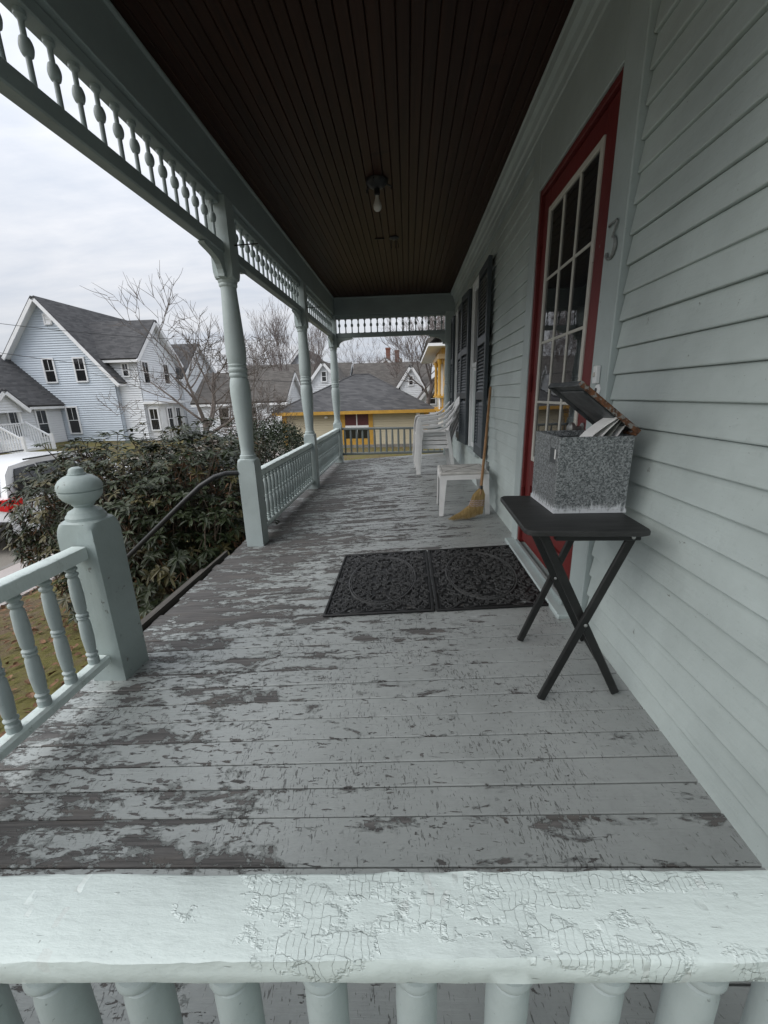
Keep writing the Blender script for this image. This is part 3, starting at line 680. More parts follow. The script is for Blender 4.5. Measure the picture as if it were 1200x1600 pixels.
def railing(p0, p1, zt0, zt1, zb0, zb1, label, n, prof=None, wid=0.075, th=0.045, mat='rail', bt=0.045, segs=14, balmat='trim', name='railing', bw=0.055, square=False):
    p0, p1 = Vector(p0), Vector(p1); d = p1 - p0; L = d.length; ang = math.atan2(d.y, d.x)
    t = empty(name, (p0.x, p0.y, 0), label, 'railing', 'porch railings', (0, 0, ang))
    def bar(w, th_, za, zb_, nm, bev, m_):
        s = math.atan2(zb_ - za, L); l = L / math.cos(s); X = Matrix.Translation((0, 0, za)) @ Matrix.Rotation(-s, 4, 'Y')
        nseg = 1
        if m_ != 'rail' or nm != 'top_rail': return MB().rbox(0, l, -w / 2, w / 2, -th_, 0, bev, X).obj(nm, m_, t)
        n_ = int(l / 0.012); V = []; F = []; rr = random.Random(4); k = len(RAILP); st = [0.0] * k
        for i in range(n_ + 1):
            for q, (py, pz, jit) in enumerate(RAILP):
                st[q] = st[q] * 0.82 + rr.gauss(0, 0.00022) * jit
                V.append((l * i / n_, py * w / 2 + st[q], pz * th_ + st[q] * 0.8))
        for i in range(n_):
            for q in range(k): a, b_ = i * k + q, i * k + (q + 1) % k; F.append((a, b_, b_ + k, a + k))
        F += [tuple(range(k))[::-1], tuple(range(n_ * k, (n_ + 1) * k))]
        return MB().add(V, F, X).obj(nm, m_, t, smooth=True, angle=50)
    bar(wid, th, zt0, zt1, 'top_rail', 0.008, mat)
    bar(bw, bt, zb0, zb1, 'bottom_rail', 0.010, mat)
    h = (zt0 - th) - zb0
    me = (MB().box(-0.016, 0.016, -0.012, 0.012, 0, h) if square else MB().lathe(prof or bal_prof(h), segs)).mesh('baluster', balmat, not square, 30)
    for i in range(n):
        f = (i + 0.5) / n
        hh = (zt0 + (zt1 - zt0) * f - th) - (zb0 + (zb1 - zb0) * f)
        inst('baluster', me, t, (L * f, 0, zb0 + (zb1 - zb0) * f - 0.002), (0, 0, random.uniform(0, 6) if not square else 0), (1, 1, (hh + 0.004) / h))
    return t
# near end, under the lens
nr = railing((-1.19, 0.256), (0.782, 0.337), 0.566, 0.572, 0.02, 0.09, 'pale green porch end railing with alligator-cracked paint on its wide top rail', 19, wid=0.080, th=0.035, segs=22, prof=NEARBAL)
# side railing by the newel
railing((-1.30, 0.375), (-1.305, 1.456), 0.562, 0.556, 0.075, 0.068, 'short side railing ending at the newel post with ball finial', 9, wid=0.062, th=0.052, segs=18)
railing((XC, CY[0] + HB + 0.001), (XC, CY[1] - HB - 0.001), 0.528, 0.535, 0.055, 0.055, 'long spindled railing starting at the column with the handrail', 20, wid=0.07, th=0.05)
railing((XC, CY[1] + HB + 0.001), (XC, CY[2] - HB - 0.001), 0.535, 0.55, 0.06, 0.065, 'spindled railing beside the dark bush ending at the corner column', 20, wid=0.07, th=0.05, segs=10)
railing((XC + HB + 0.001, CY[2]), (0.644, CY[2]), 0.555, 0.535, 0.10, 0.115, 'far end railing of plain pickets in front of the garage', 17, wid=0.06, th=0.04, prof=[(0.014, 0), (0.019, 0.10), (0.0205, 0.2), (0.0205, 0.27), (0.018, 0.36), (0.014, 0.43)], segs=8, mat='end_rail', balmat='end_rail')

# newel post with ball finial
nw = empty('newel_post', (-1.318, 1.545, 0), 'square newel post with turned ball finial at the stair opening', 'newel post', rot=(0, 0, R(-2)))
b = MB(); shoulder(b, 0.078, 0.571, 0.080, 0.070, True, fz(-1.318) - 0.002); b.obj('post', 'newel', nw, smooth=True, angle=30)
fin = [(0.0720, 0.6480), (0.0710, 0.6620), (0.0620, 0.6740), (0.0600, 0.6800), (0.0540, 0.6840), (0.0386, 0.6919), (0.0331, 0.6993), (0.0368, 0.7049), (0.0405, 0.7077), (0.0405, 0.7123), (0.0515, 0.7198), (0.0664, 0.7328), (0.0747, 0.7477), (0.0768, 0.7625), (0.0768, 0.7649), (0.0714, 0.7663), (0.0714, 0.7691), (0.0784, 0.7704), (0.0793, 0.7811), (0.0764, 0.7942), (0.0664, 0.8090), (0.0498, 0.8221), (0.0332, 0.8281), (0.0315, 0.8290), (0.0320, 0.8341), (0.0278, 0.8360), (0.0266, 0.8453), (0.0216, 0.8537), (0.0116, 0.8588), (0.0017, 0.8602)]
MB().lathe(fin, 32).obj('finial', 'newel', nw, smooth=True, angle=28)

# ------------------------------------------------------------------ spandrels (spindle friezes)
sp_prof = [(0.018, 0.0), (0.018, 0.008), (0.010, 0.013), (0.0095, 0.08), (0.0095, 0.094), (0.016, 0.098), (0.0195, 0.106), (0.0215, 0.115), (0.022, 0.122), (0.0215, 0.129), (0.0195, 0.138), (0.016, 0.146), (0.0095, 0.150), (0.0095, 0.190), (0.013, 0.196), (0.019, 0.203), (0.019, 0.22)]
SP = MB().lathe(sp_prof, 12).mesh('spindle', 'beam', True, 35)
def frieze(p0, p1, label, n, xo=0.0):
    p0, p1 = Vector(p0), Vector(p1); d = p1 - p0; L = d.length; ang = math.atan2(d.y, d.x)
    t = empty('spindle_frieze', (p0.x, p0.y, 2.063), label, 'frieze', 'spindle friezes under the beams', (0, 0, ang))
    MB().rbox(0, L, -0.032, 0.032, 0.0, 0.072, 0.006).obj('lower_rail', 'beam', t)
    MB().rbox(0, L, -0.032, 0.032, 0.290, 0.343, 0.005).obj('upper_rail', 'beam', t)
    for i in range(n): inst('spindle', SP, t, (L * (i + 0.5) / n, 0, 0.071))
    return t
frieze((XC, 0.37), (XC, CY[0] - HB - 0.001), 'spindle frieze above the stair opening', 24)
frieze((XC, CY[0] + HB + 0.001), (XC, CY[1] - HB - 0.001), 'spindle frieze above the long railing past the handrail', 17)
frieze((XC, CY[1] + HB + 0.001), (XC, CY[2] - HB - 0.001), 'spindle frieze ending at the outer corner column', 17)
frieze((XC + HB + 0.001, CY[2]), (0.644, CY[2]), 'spindle frieze across the end of the porch above the garage', 17)

# ------------------------------------------------------------------ ceiling fixtures
lf = empty('ceiling_light', (-0.215, 3.70, ZCEIL), 'bare white bulb in a black ceiling fixture', 'light')
MB().lathe([(0.085, -0.001), (0.085, -0.012), (0.072, -0.03), (0.05, -0.045), (0.034, -0.055)], 20).obj('canopy', 'black_metal', lf, smooth=True)
MB().lathe([(0.020, -0.05), (0.022, -0.06), (0.022, -0.095), (0.016, -0.10)], 14).obj('socket', 'black_metal', lf, smooth=True)
for a in (0.3, 2.4, 4.5): MB().tube([(0.07 * math.cos(a), 0.07 * math.sin(a), -0.015), (0.12 * math.cos(a), 0.12 * math.sin(a), -0.03), (0.11 * math.cos(a), 0.11 * math.sin(a), -0.05)], 0.006, 6).obj('shade_arm', 'black_metal', lf)
MB().lathe([(0.013, -0.098), (0.014, -0.115), (0.020, -0.135), (0.029, -0.155), (0.032, -0.172), (0.029, -0.188), (0.018, -0.201), (0.003, -0.206)], 18).obj('bulb', 'bulb', lf, smooth=True)
l2 = empty('ceiling_hook_plate', (-0.12, 4.90, ZCEIL), 'small rusty hook plate with hanging links on the dark ceiling', 'hook')
MB().lathe([(0.05, -0.001), (0.052, -0.008), (0.03, -0.02), (0.008, -0.024)], 14).obj('plate', 'black_metal', l2, smooth=True)
for dx in (-0.02, 0.01, 0.03): MB().tube([(dx, 0, -0.018), (dx * 1.5, 0.01, -0.07), (dx * 1.3, 0.0, -0.10)], 0.0035, 5).obj('link', 'black_metal', l2)
MB().rbox(-0.20, -0.10, -0.008, 0.008, -0.012, -0.001, 0.002).obj('arm', 'black_metal', l2)

# ------------------------------------------------------------------ stairs and handrail
st = empty('stairs', (-1.5, 2.35, 0), 'dark wooden stairs dropping from the porch edge beside the bushes', 'stairs')
st.location = (0, 0, 0)
for i in range(4):
    x1 = -1.45 - i * 0.215; zt = -0.225 - i * 0.2
    MB().rbox(x1 - 0.25, x1 + (0.0 if i else 0.003), 1.75, 3.02, zt - 0.04, zt, 0.005).obj('tread', 'grey_wood', st)
    MB().box(x1 - 0.022, x1 - 0.002, 1.76, 3.01, zt + 0.001, zt + 0.158).obj('riser', 'grey_wood', st)
for yy in (1.70, 3.03):
    MB().add([(-1.44, yy, -0.16), (-1.44, yy, -0.5), (-2.3, yy, -1.05), (-2.36, yy, -0.92), (-1.44, yy + 0.04, -0.16), (-1.44, yy + 0.04, -0.5), (-2.3, yy + 0.04, -1.05), (-2.36, yy + 0.04, -0.92)],
             [(0, 1, 2, 3), (4, 7, 6, 5), (0, 4, 5, 1), (1, 5, 6, 2), (2, 6, 7, 3), (3, 7, 4, 0)]).obj('stringer', 'grey_wood', st)
hr = MB().tube([(-1.335, 3.13, 0.54), (-1.42, 3.10, 0.545), (-1.50, 3.06, 0.525), (-1.60, 3.02, 0.465), (-1.72, 3.0, 0.365), (-2.0, 3.0, 0.13), (-2.4, 3.0, -0.205), (-2.62, 3.0, -0.39), (-2.72, 3.0, -0.50), (-2.74, 3.0, -0.64), (-2.74, 3.0, -1.05)], 0.019, 10).obj('handrail', 'black_metal', smooth=True)
tag(hr, 'bent black metal pipe handrail sloping down from the porch column', 'handrail')

# ------------------------------------------------------------------ mats
def spiral(cx, cy, r, turns, a0, sgn, n=12):
    return [(cx + r * (1 - 0.78 * t) * math.cos(a0 + sgn * turns * 2 * math.pi * t), cy + r * (1 - 0.78 * t) * math.sin(a0 + sgn * turns * 2 * math.pi * t)) for t in [i / (n - 1) for i in range(n)]]
def make_mat(label, x0):
    w, h = 0.595, 0.865; ux, uy = w / 2, h / 2
    rs = random.Random(3)
    root = empty('door_mat', (x0, 2.355, fz(x0) + 0.002), label, 'door mat', 'rubber scrollwork door mats', (0, TILT, R(0.3)))
    g = MB(); nx, ny = 60, 86; hx, hy = w / nx, h / ny
    holes = [(sx * (ux - 0.085), sy * (uy - 0.10), sx, sy) for sx in (-1, 1) for sy in (-1, 1)] + [(sx * 0.16, sy * (uy - 0.06), -sx, sy) for sx in (-1, 1) for sy in (-1, 1)] + [(sx * (ux - 0.04), 0.02, sx, 1) for sx in (-1, 1)]
    for i in range(nx):
        for j in range(ny):
            cx, cy = -ux + (i + 0.5) * hx, -uy + (j + 0.5) * hy
            if any(abs(cx - a) + abs(cy - b) < 0.019 and (cx - a) * p > -0.014 for a, b, p, q in holes): continue
            g.add([(cx - hx / 2, cy - hy / 2, 0.002), (cx + hx / 2, cy - hy / 2, 0.002), (cx + hx / 2, cy + hy / 2, 0.002), (cx - hx / 2, cy + hy / 2, 0.002)], [(0, 1, 2, 3)])
    g.obj('backing', 'rubber', root)
    bd = MB()
    for q in ((-ux, ux, -uy, -uy + 0.016), (-ux, ux, uy - 0.016, uy), (-ux, -ux + 0.016, -uy + 0.0165, uy - 0.0165), (ux - 0.016, ux, -uy + 0.0165, uy - 0.0165)): bd.rbox(q[0], q[1], q[2], q[3], 0.0, 0.011, 0.004)
    k = 0.024
    for q in ((-ux + k, ux - k, -uy + k, -uy + k + 0.005), (-ux + k, ux - k, uy - k - 0.005, uy - k), (-ux + k, -ux + k + 0.005, -uy + k, uy - k), (ux - k - 0.005, ux - k, -uy + k, uy - k)): bd.box(*q, 0.002, 0.0085)
    bd.obj('border', 'rubber', root)
    rg = MB()
    for rr, ww in ((1.0, 0.010), (0.945, 0.005)):
        rg.ribbon([(0.205 * rr * math.cos(a), 0.335 * rr * math.sin(a)) for a in [2 * math.pi * i / 56 for i in range(57)]], ww, 0.002, 0.0115)
    rg.obj('oval_ring', 'rubber_ring', root)
    sc = MB(); pts = []
    tries = 0
    while tries < 9000 and len(pts) < 150:
        tries += 1
        px, py = rs.uniform(0.008, ux - 0.034), rs.uniform(0.008, uy - 0.034)
        e = math.hypot(px / 0.205, py / 0.335); r_ = rs.choice((0.032, 0.027, 0.022, 0.018, 0.014))
        if abs(e - 1) < r_ / 0.26: continue
        if any(math.hypot(px - a, py - b_) < (r_ + c) * 0.98 for a, b_, c in pts): continue
        pts.append((px, py, r_))
    for px, py, r_ in pts:
        a0 = rs.uniform(0, 6.28); sg = rs.choice((-1, 1)); tr = rs.uniform(1.05, 1.5)
        for sx in (-1, 1):
            for sy in (-1, 1):
                p_ = spiral(px, py, r_, tr, a0, sg, 13)
                tail = (px + r_ * 1.9 * math.cos(a0 - sg * 0.8), py + r_ * 1.9 * math.sin(a0 - sg * 0.8)); p_ = [tail] + p_
                sc.ribbon([(sx * a, sy * b_) for a, b_ in p_], 0.0072 if r_ > 0.02 else 0.0062, 0.002, 0.0100)
    sc.obj('scrollwork', 'rubber_raised', root, kind='stuff')
    return root
make_mat('black rubber scrollwork door mat away from the red door', -0.166)
make_mat('black rubber scrollwork door mat against the red door sill', 0.436)

# ------------------------------------------------------------------ tray table, box, letters
tt = empty('tray_table', (0.54, 1.40, 0.0), 'black wooden folding tray table by the clapboard wall', 'tray table')
def rrect(x0, x1, y0, y1, r, n=5):
    o = []
    for cx, cy, a in ((x1 - r, y1 - r, 0), (x0 + r, y1 - r, 90), (x0 + r, y0 + r, 180), (x1 - r, y0 + r, 270)):
        for i in range(n + 1): t = R(a + 90 * i / n); o.append((cx + r * math.cos(t), cy + r * math.sin(t)))
    return o
top = MB(); V = []; out = rrect(-0.182, 0.182, -0.225, 0.225, 0.03); n = len(out)
for k, zz in ((0.97, 0.681), (1.0, 0.685), (1.0, 0.695), (0.985, 0.699)): V += [(a * k, b_ * k, zz) for a, b_ in out]
F = [tuple(range(n))[::-1], tuple(range(3 * n, 4 * n))] + [(j * n + i, j * n + (i + 1) % n, (j + 1) * n + (i + 1) % n, (j + 1) * n + i) for j in range(3) for i in range(n)]
ttop = top.add(V, F).obj('tabletop', 'tray_top', tt, rot=(0, 0, R(-2.0)), smooth=True, angle=25)
def leg(mb, a, b_, w=0.028, t=0.014):
    a, b_ = Vector(a), Vector(b_); d = (b_ - a); L = d.length; X = Matrix.Translation(a) @ d.to_track_quat('Z', 'Y').to_matrix().to_4x4()
    z = d.normalized(); yv = Vector((0, 1, 0)); xv = yv.cross(z).normalized(); yv = z.cross(xv)
    X = Matrix.Translation(a) @ Matrix((xv, yv, z)).transposed().to_4x4()
    mb.rbox(-w / 2, w / 2, -t / 2, t / 2, 0, L, 0.003, X)
O = Vector((0.54, 1.40, 0))
LEGS = [((0.735, 1.284, fz(0.735) + 0.006), (0.418, 1.256, 0.679)), ((0.468, 1.266, fz(0.468) + 0.006), (0.690, 1.238, 0.662)),
        ((0.757, 1.612, fz(0.757) + 0.006), (0.440, 1.584, 0.679)), ((0.489, 1.630, fz(0.489) + 0.006), (0.707, 1.602, 0.662))]
for a, b_ in LEGS: mb = MB(); leg(mb, Vector(a) - O, Vector(b_) - O); mb.obj('leg', 'black_wood', tt)
MB().rbox(-0.09, 0.165, -0.186, -0.166, 0.655, 0.6805, 0.003).obj('cleat', 'black_wood', tt)
MB().rbox(-0.09, 0.165, 0.185, 0.205, 0.655, 0.6805, 0.003).obj('cleat', 'black_wood', tt)
MB().tube([(0.19, -0.12, 0.065), (0.215, 0.2, 0.065)], 0.007, 8).obj('stretcher', 'black_wood', tt)
for (px, py, pz) in ((0.585, 1.2455, 0.345), (0.603, 1.590, 0.355), (0.678, 1.2095, 0.668)):
    MB().lathe([(0.006, 0), (0.006, 0.002), (0.002, 0.004)], 10).obj('rivet', 'steel', tt, Vector((px, py, pz)) - O, (math.pi / 2, 0, 0))

bx = empty('metal_box', (0.607, 1.49, 0.70), 'galvanised metal milk box with its rusty-edged lid propped open', 'metal box', rot=(0, 0, R(1.0)))
hw, hd, hh = 0.118, 0.122, 0.255; t_ = 0.004
body = MB()
body.rbox(-hw, hw, -hd, -hd + t_, 0, hh, 0.0015).rbox(-hw, hw, hd - t_, hd, 0, hh, 0.0015).rbox(-hw, -hw + t_, -hd + t_, hd - t_, 0.0, hh, 0.0015).rbox(hw - t_, hw, -hd + t_, hd - t_, 0, hh, 0.0015).box(-hw + t_, hw - t_, -hd + t_, hd - t_, 0.002, 0.006)
body.obj('body', 'galv', bx)
MB().box(-hw + 0.0045, -hw + 0.007, -hd + 0.006, hd - 0.006, 0.03, hh - 0.004).obj('liner', 'paper', bx)
MB().box(-hw + 0.012, hw - 0.03, hd - 0.012, hd - 0.0045, 0.03, hh - 0.02).obj('liner', 'zinc', bx)
rim = MB()
for q in ((-hw - 0.002, hw + 0.002, -hd - 0.0025, -hd - 0.0002), (-hw - 0.002, hw + 0.002, hd + 0.0002, hd + 0.0025)): rim.box(q[0], q[1], q[2], q[3], 0.0, 0.014)
rim.box(-hw - 0.0025, -hw - 0.0002, -hd, hd, 0, 0.014); rim.obj('base_rim', 'galv', bx)
lid = bpy.data.objects.new('lid', None); lid.location = (hw + 0.004, 0, hh + 0.010); lid.rotation_euler = (0, R(38), 0); link(lid, bx)
lw = 0.252; ld = 0.130
MB().rbox(-lw, 0.0, -ld, ld, 0.0, 0.005, 0.002).obj('plate', 'zinc', lid)
MB().rbox(-lw + 0.035, -0.035, -ld + 0.03, ld - 0.03, -0.006, 0.001, 0.003).obj('pressed_panel', 'zinc', lid)
MB().rbox(-lw - 0.001, 0.001, -ld - 0.004, -ld + 0.002, -0.007, 0.010, 0.002).obj('rim', 'rust', lid)
MB().rbox(-lw - 0.001, 0.001, ld - 0.002, ld + 0.003, -0.012, 0.007, 0.002).obj('rim', 'zinc', lid)
MB().rbox(-lw - 0.003, -lw + 0.001, -ld, ld, -0.012, 0.007, 0.0015).obj('rim', 'zinc', lid)
MB().rbox(-0.004, 0.003, -ld, ld, -0.012, 0.007, 0.0015).obj('hinge', 'rust', lid)
# a torn label ghost on the side
MB().box(-hw - 0.0008, -hw - 0.0002, -0.095, -0.045, 0.165, 0.215).obj('label_residue', 'zinc', bx)
MB().box(-hw - 0.0016, -hw - 0.0009, -0.098, -0.088, 0.180, 0.212, Matrix.Rotation(0.0, 4, 'X')).obj('label_scrap', 'paper', bx)
for i, (dx, ang, mt, cv) in enumerate(((0.000, 50, 'paper', 0.03), (0.014, 54, 'paper', 0.02), (0.026, 57, 'newsprint', 0.010), (0.036, 50, 'paper', 0.0))):
    e = MB(); V = []; n = 6
    for j in range(n + 1):
        t = j / n; x_ = -0.16 + t * 0.235; V += [(x_, -0.05, cv * math.sin(t * math.pi)), (x_, 0.05, cv * math.sin(t * math.pi)), (x_, 0.05, cv * math.sin(t * math.pi) + 0.0025), (x_, -0.05, cv * math.sin(t * math.pi) + 0.0025)]
    F = [(j * 4 + k, j * 4 + (k + 1) % 4, (j + 1) * 4 + (k + 1) % 4, (j + 1) * 4 + k) for j in range(n) for k in range(4)] + [(3, 2, 1, 0), (n * 4, n * 4 + 1, n * 4 + 2, n * 4 + 3)]
    o = e.add(V, F).obj('envelope', mt, None, (0.632 + dx, 1.425 + 0.004 * i, 0.950 - 0.003 * i), (0, R(-ang - 6), R(4 * i - 6)))
    if mt == 'paper': tag(o, 'white envelope sticking out of the open metal box', 'envelope', 'envelopes in the metal box')
    else: o.name = 'flyer'; tag(o, 'dark printed flyer tucked among envelopes in the metal box', 'flyer')

# ------------------------------------------------------------------ resin side table
tb = empty('side_table', (0.512, 3.835, fz(0.512)), 'low square white plastic side table under the broom', 'side table', rot=(0, TILT * 0.4, R(-1)))
TP = MB(); TP.rbox(-0.215, 0.215, -0.215, 0.215, 0.372, 0.398, 0.008); TP.obj('tabletop', 'resin_dirty', tb)
for q in ((-0.215, 0.215, -0.216, -0.206, 0.33, 0.372), (-0.215, 0.215, 0.206, 0.216, 0.33, 0.372), (-0.216, -0.206, -0.205, 0.205, 0.33, 0.372), (0.206, 0.216, -0.205, 0.205, 0.33, 0.372)): MB().box(*q).obj('apron', 'resin', tb)
gr = MB()
for a in (0.78, -0.78): gr.box(-0.235, 0.235, -0.003, 0.003, 0.3978, 0.4000, Matrix.Rotation(a, 4, 'Z'))
for k in (-0.19, 0.187): gr.box(-0.19, 0.19, k, k + 0.003, 0.3975, 0.3995); gr.box(k, k + 0.003, -0.187, 0.187, 0.3975, 0.3992)
gr.obj('moulded_grooves', 'stone', tb)
for sx in (-1, 1):
    for sy in (-1, 1):
        l = MB()
        for (u0, u1, v0, v1) in ((0.150, 0.215, 0.206, 0.2145), (0.206, 0.2145, 0.150, 0.215)):
            V = []
            for zz, k, sh in ((0.0, 0.55, 0.012), (0.20, 0.75, 0.004), (0.372, 1.0, 0.0)):
                a0 = u1 - (u1 - u0) * k if u1 - u0 > 0.03 else u0; b0 = v1 - (v1 - v0) * k if v1 - v0 > 0.03 else v0
                V += [(sx * (p + sh), sy * (q + sh), zz) for p, q in ((a0, b0), (u1, b0), (u1, v1), (a0, v1))]
            F = [(j * 4 + k, j * 4 + (k + 1) % 4, (j + 1) * 4 + (k + 1) % 4, (j + 1) * 4 + k) for j in range(2) for k in range(4)] + [(3, 2, 1, 0), (8, 9, 10, 11)]
            l.add(V, F)
        l.obj('leg', 'resin', tb)

# ------------------------------------------------------------------ stacked resin chairs (facing -x)
def sheet(mb, rows, th):
    """closed slab from rows of points (grid), thickness th along local -normal approx (x,z)"""
    m, n = len(rows), len(rows[0]); V = [p for r_ in rows for p in r_]
    nv = len(V)
    W2 = []
    for i in range(m):
        for j in range(n):
            a = Vector(rows[min(i + 1, m - 1)][j]) - Vector(rows[max(i - 1, 0)][j]); b_ = Vector(rows[i][min(j + 1, n - 1)]) - Vector(rows[i][max(j - 1, 0)])
            q = a.cross(b_); q.normalize(); W2.append(tuple(Vector(rows[i][j]) - q * th))
    F = []
    for i in range(m - 1):
        for j in range(n - 1):
            a = i * n + j; F.append((a, a + n, a + n + 1, a + 1)); F.append((a + nv, a + 1 + nv, a + n + 1 + nv, a + n + nv))
    for i in range(m - 1):
        for j in (0, n - 1): a = i * n + j; F.append((a, a + nv, a + n + nv, a + n))
    for j in range(n - 1):
        for i in (0, m - 1): a = i * n + j; F.append((a, a + 1, a + 1 + nv, a + nv))
    mb.add(V + W2, F)
def make_chair():
    c = empty('plastic_chair', (0, 0, 0), 'x', 'chair', 'stacked white plastic chairs')
    s = MB(); rows = []
    for i in range(7):
        t = i / 6; x_ = -0.235 + 0.44 * t; zz = 0.405 - 0.035 * t + (-0.035 * (1 - t * 5) ** 2 if t < 0.2 else 0)
        rows.append([(x_, yv, zz - 0.012 * (1 - (yv / 0.225) ** 2)) for yv in np.linspace(-0.225, 0.225, 7)])
    sheet(s, rows, 0.008); s.obj('seat', 'resin', c, smooth=True, angle=50)
    b_ = MB(); rows = []
    # back: frame with vertical slots
    def back(yv, t):
        x_ = 0.195 + 0.03 * t + 0.145 * t ** 1.3; zz = 0.38 + 0.46 * t - 0.05 * t * (yv / 0.22) ** 2; return (x_ - 0.02 * (1 - (yv / 0.22) ** 2) * -1, yv * (1 - 0.10 * t), zz)
    for k in range(6):
        y0_ = -0.225 + k * 0.0763; y1_ = y0_ + 0.0635
        sheet(b_, [[back(yv, t) for yv in (y0_, y1_)] for t in np.linspace(0.0, 0.93, 8)], 0.010)
    sheet(b_, [[back(yv, t) for yv in np.linspace(-0.228, 0.228, 9)] for t in (0.86, 0.93, 0.98, 1.0)], 0.012)
    sheet(b_, [[back(yv, t) for yv in np.linspace(-0.228, 0.228, 9)] for t in (0.0, 0.08, 0.16)], 0.011)
    b_.obj('backrest', 'resin', c, smooth=True, angle=50)
    for sy in (-1, 1):
        # front leg rising to the armrest, flat strap
        p = [(-0.285, 0.285, 0.0), (-0.262, 0.275, 0.25), (-0.245, 0.268, 0.46), (-0.225, 0.265, 0.565), (-0.19, 0.262, 0.598)]
        l = MB(); sheet(l, [[(x_ - 0.0, sy * (yv - 0.032), zz), (x_ + 0.0, sy * (yv + 0.020), zz)] for x_, yv, zz in p], 0.010 * sy * -1)
        sheet(l, [[(x_, sy * (yv + 0.020), zz), (x_ + 0.045, sy * (yv + 0.024), zz)] for x_, yv, zz in p], 0.009 * sy * -1); l.obj('leg', 'resin', c)
        p = [(0.255, 0.262, 0.0), (0.235, 0.255, 0.18), (0.212, 0.245, 0.36), (0.200, 0.238, 0.40)]
        l = MB(); sheet(l, [[(x_ + 0.0, sy * (yv - 0.04), zz), (x_, sy * (yv + 0.008), zz)] for x_, yv, zz in p], 0.010 * sy * -1)
        sheet(l, [[(x_, sy * (yv + 0.008), zz), (x_ - 0.05, sy * (yv + 0.010), zz)] for x_, yv, zz in p], 0.009 * sy); l.obj('leg', 'resin', c)
        arm = [(-0.225, 0.266, 0.592), (-0.19, 0.264, 0.606), (-0.06, 0.262, 0.604), (0.06, 0.258, 0.612), (0.15, 0.245, 0.65), (0.22, 0.232, 0.715), (0.275, 0.215, 0.775)]
        l = MB(); sheet(l, [[(x_, sy * (yv - 0.030), zz), (x_, sy * yv, zz + 0.005), (x_, sy * (yv + 0.026), zz - 0.004)] for x_, yv, zz in arm], 0.010 * sy); 
        sheet(l, [[(x_, sy * (yv + 0.026), zz - 0.004), (x_, sy * (yv + 0.028), zz - 0.03)] for x_, yv, zz in arm], 0.006); l.obj('armrest', 'resin', c, smooth=True, angle=50)
        ap = MB(); sheet(ap, [[(x_, sy * 0.226, 0.395 - 0.03 * (x_ + 0.23)), (x_, sy * 0.232, 0.345 - 0.03 * (x_ + 0.23))] for x_ in (-0.225, -0.1, 0.05, 0.2)], 0.008 * sy); ap.obj('apron', 'resin', c)
    ap = MB(); sheet(ap, [[(-0.236, yv, 0.372), (-0.246, yv, 0.325 + 0.03 * (1 - (yv / 0.23) ** 2))] for yv in np.linspace(-0.235, 0.235, 7)], 0.008); ap.obj('apron', 'resin', c)
    return c
ch0 = make_chair()
names = ['bottom chair of the white plastic stack by the wall, feet on the planks', 'second chair up in the white plastic stack by the wall', 'third chair up in the white plastic stack by the wall', 'topmost chair of the white plastic stack by the wall']
for i in range(4):
    c = ch0 if i == 0 else copy_tree(ch0)
    c.location = (0.405 - 0.010 * i, 6.03, fz(0.405) + 0.060 * i); c.rotation_euler = (0, TILT * 0.6, R(2.0)); c['label'] = names[i]

# ------------------------------------------------------------------ broom
br = empty('broom', (0.50, 3.50, fz(0.5)), 'corn straw broom with wooden handle leaning on the white side table', 'broom'); br.location = (0, 0, 0)
A = Vector((0.633, 3.530, 0.300)); Bt = Vector((0.772, 4.02, 1.150)); ax_ = (Bt - A).normalized()
MB().tube([A - ax_ * 0.06, A, A + (Bt - A) * 0.5 + Vector((0.002, 0, 0)), Bt - ax_ * 0.02, Bt], [0.010, 0.0125, 0.0125, 0.0115, 0.007], 12).obj('handle', 'broom_wood', br, smooth=True)
MB().tube([A - ax_ * 0.012, A + ax_ * 0.02], 0.0155, 12).obj('ferrule', 'black_metal', br, smooth=True)
side = Vector((1, 0.12, 0)).normalized(); dep = Vector((0, 1, 0))
st_ = MB(); rs = random.Random(8)
def strand_pts(u, v):
    """u -1..1 across the fan, v -1..1 through its thickness"""
    e0 = A + side * (u * 0.016) + dep * (v * 0.012)
    sh = A + Vector((-0.018, -0.010, -0.055)) + side * (u * 0.052) + dep * (v * 0.024)
    wa = Vector((0.596, 3.512, 0.155)) + side * (u * 0.066) + dep * (v * 0.022)
    en = Vector((0.525, 3.49, 0)) + side * (u * 0.112 - 0.012 + (0.02 * u)) + dep * (v * 0.03)
    en.x -= 0.03 * (1 - u) * 0.5
    en.z = fz(en.x) + 0.006 + max(0, (u - 0.15)) * 0.032 + rs.uniform(0, 0.018)
    return [e0, sh, wa, wa.lerp(en, 0.55) + Vector((0.012 * (1 - u) * 0.6, 0, 0)), en]
for i in range(420):
    u = rs.uniform(-1, 1); v = rs.choice((-1, 1)) * math.sqrt(rs.uniform(0.0, 1)) * math.sqrt(max(0, 1 - 0.85 * u * u))
    p = strand_pts(u, v); p[-1] += Vector((rs.uniform(-0.012, 0.012), rs.uniform(-0.008, 0.008), 0))
    st_.tube(p, [0.0022, 0.0026, 0.0026, 0.0021, 0.0009], 4, cap=False)
st_.obj('bristles', 'straw', br, kind='stuff')
core = MB(); N = 14; V = []
for k, q in enumerate((0, 1, 2)):
    for i in range(N):
        a = 2 * math.pi * i / N; p = strand_pts(0, 0); pu = strand_pts(1, 0)[q] - strand_pts(0, 0)[q]; pv = strand_pts(0, 1)[q] - strand_pts(0, 0)[q]
        V.append(tuple(p[q] + pu * math.cos(a) * 0.97 + pv * math.sin(a) * 0.9))
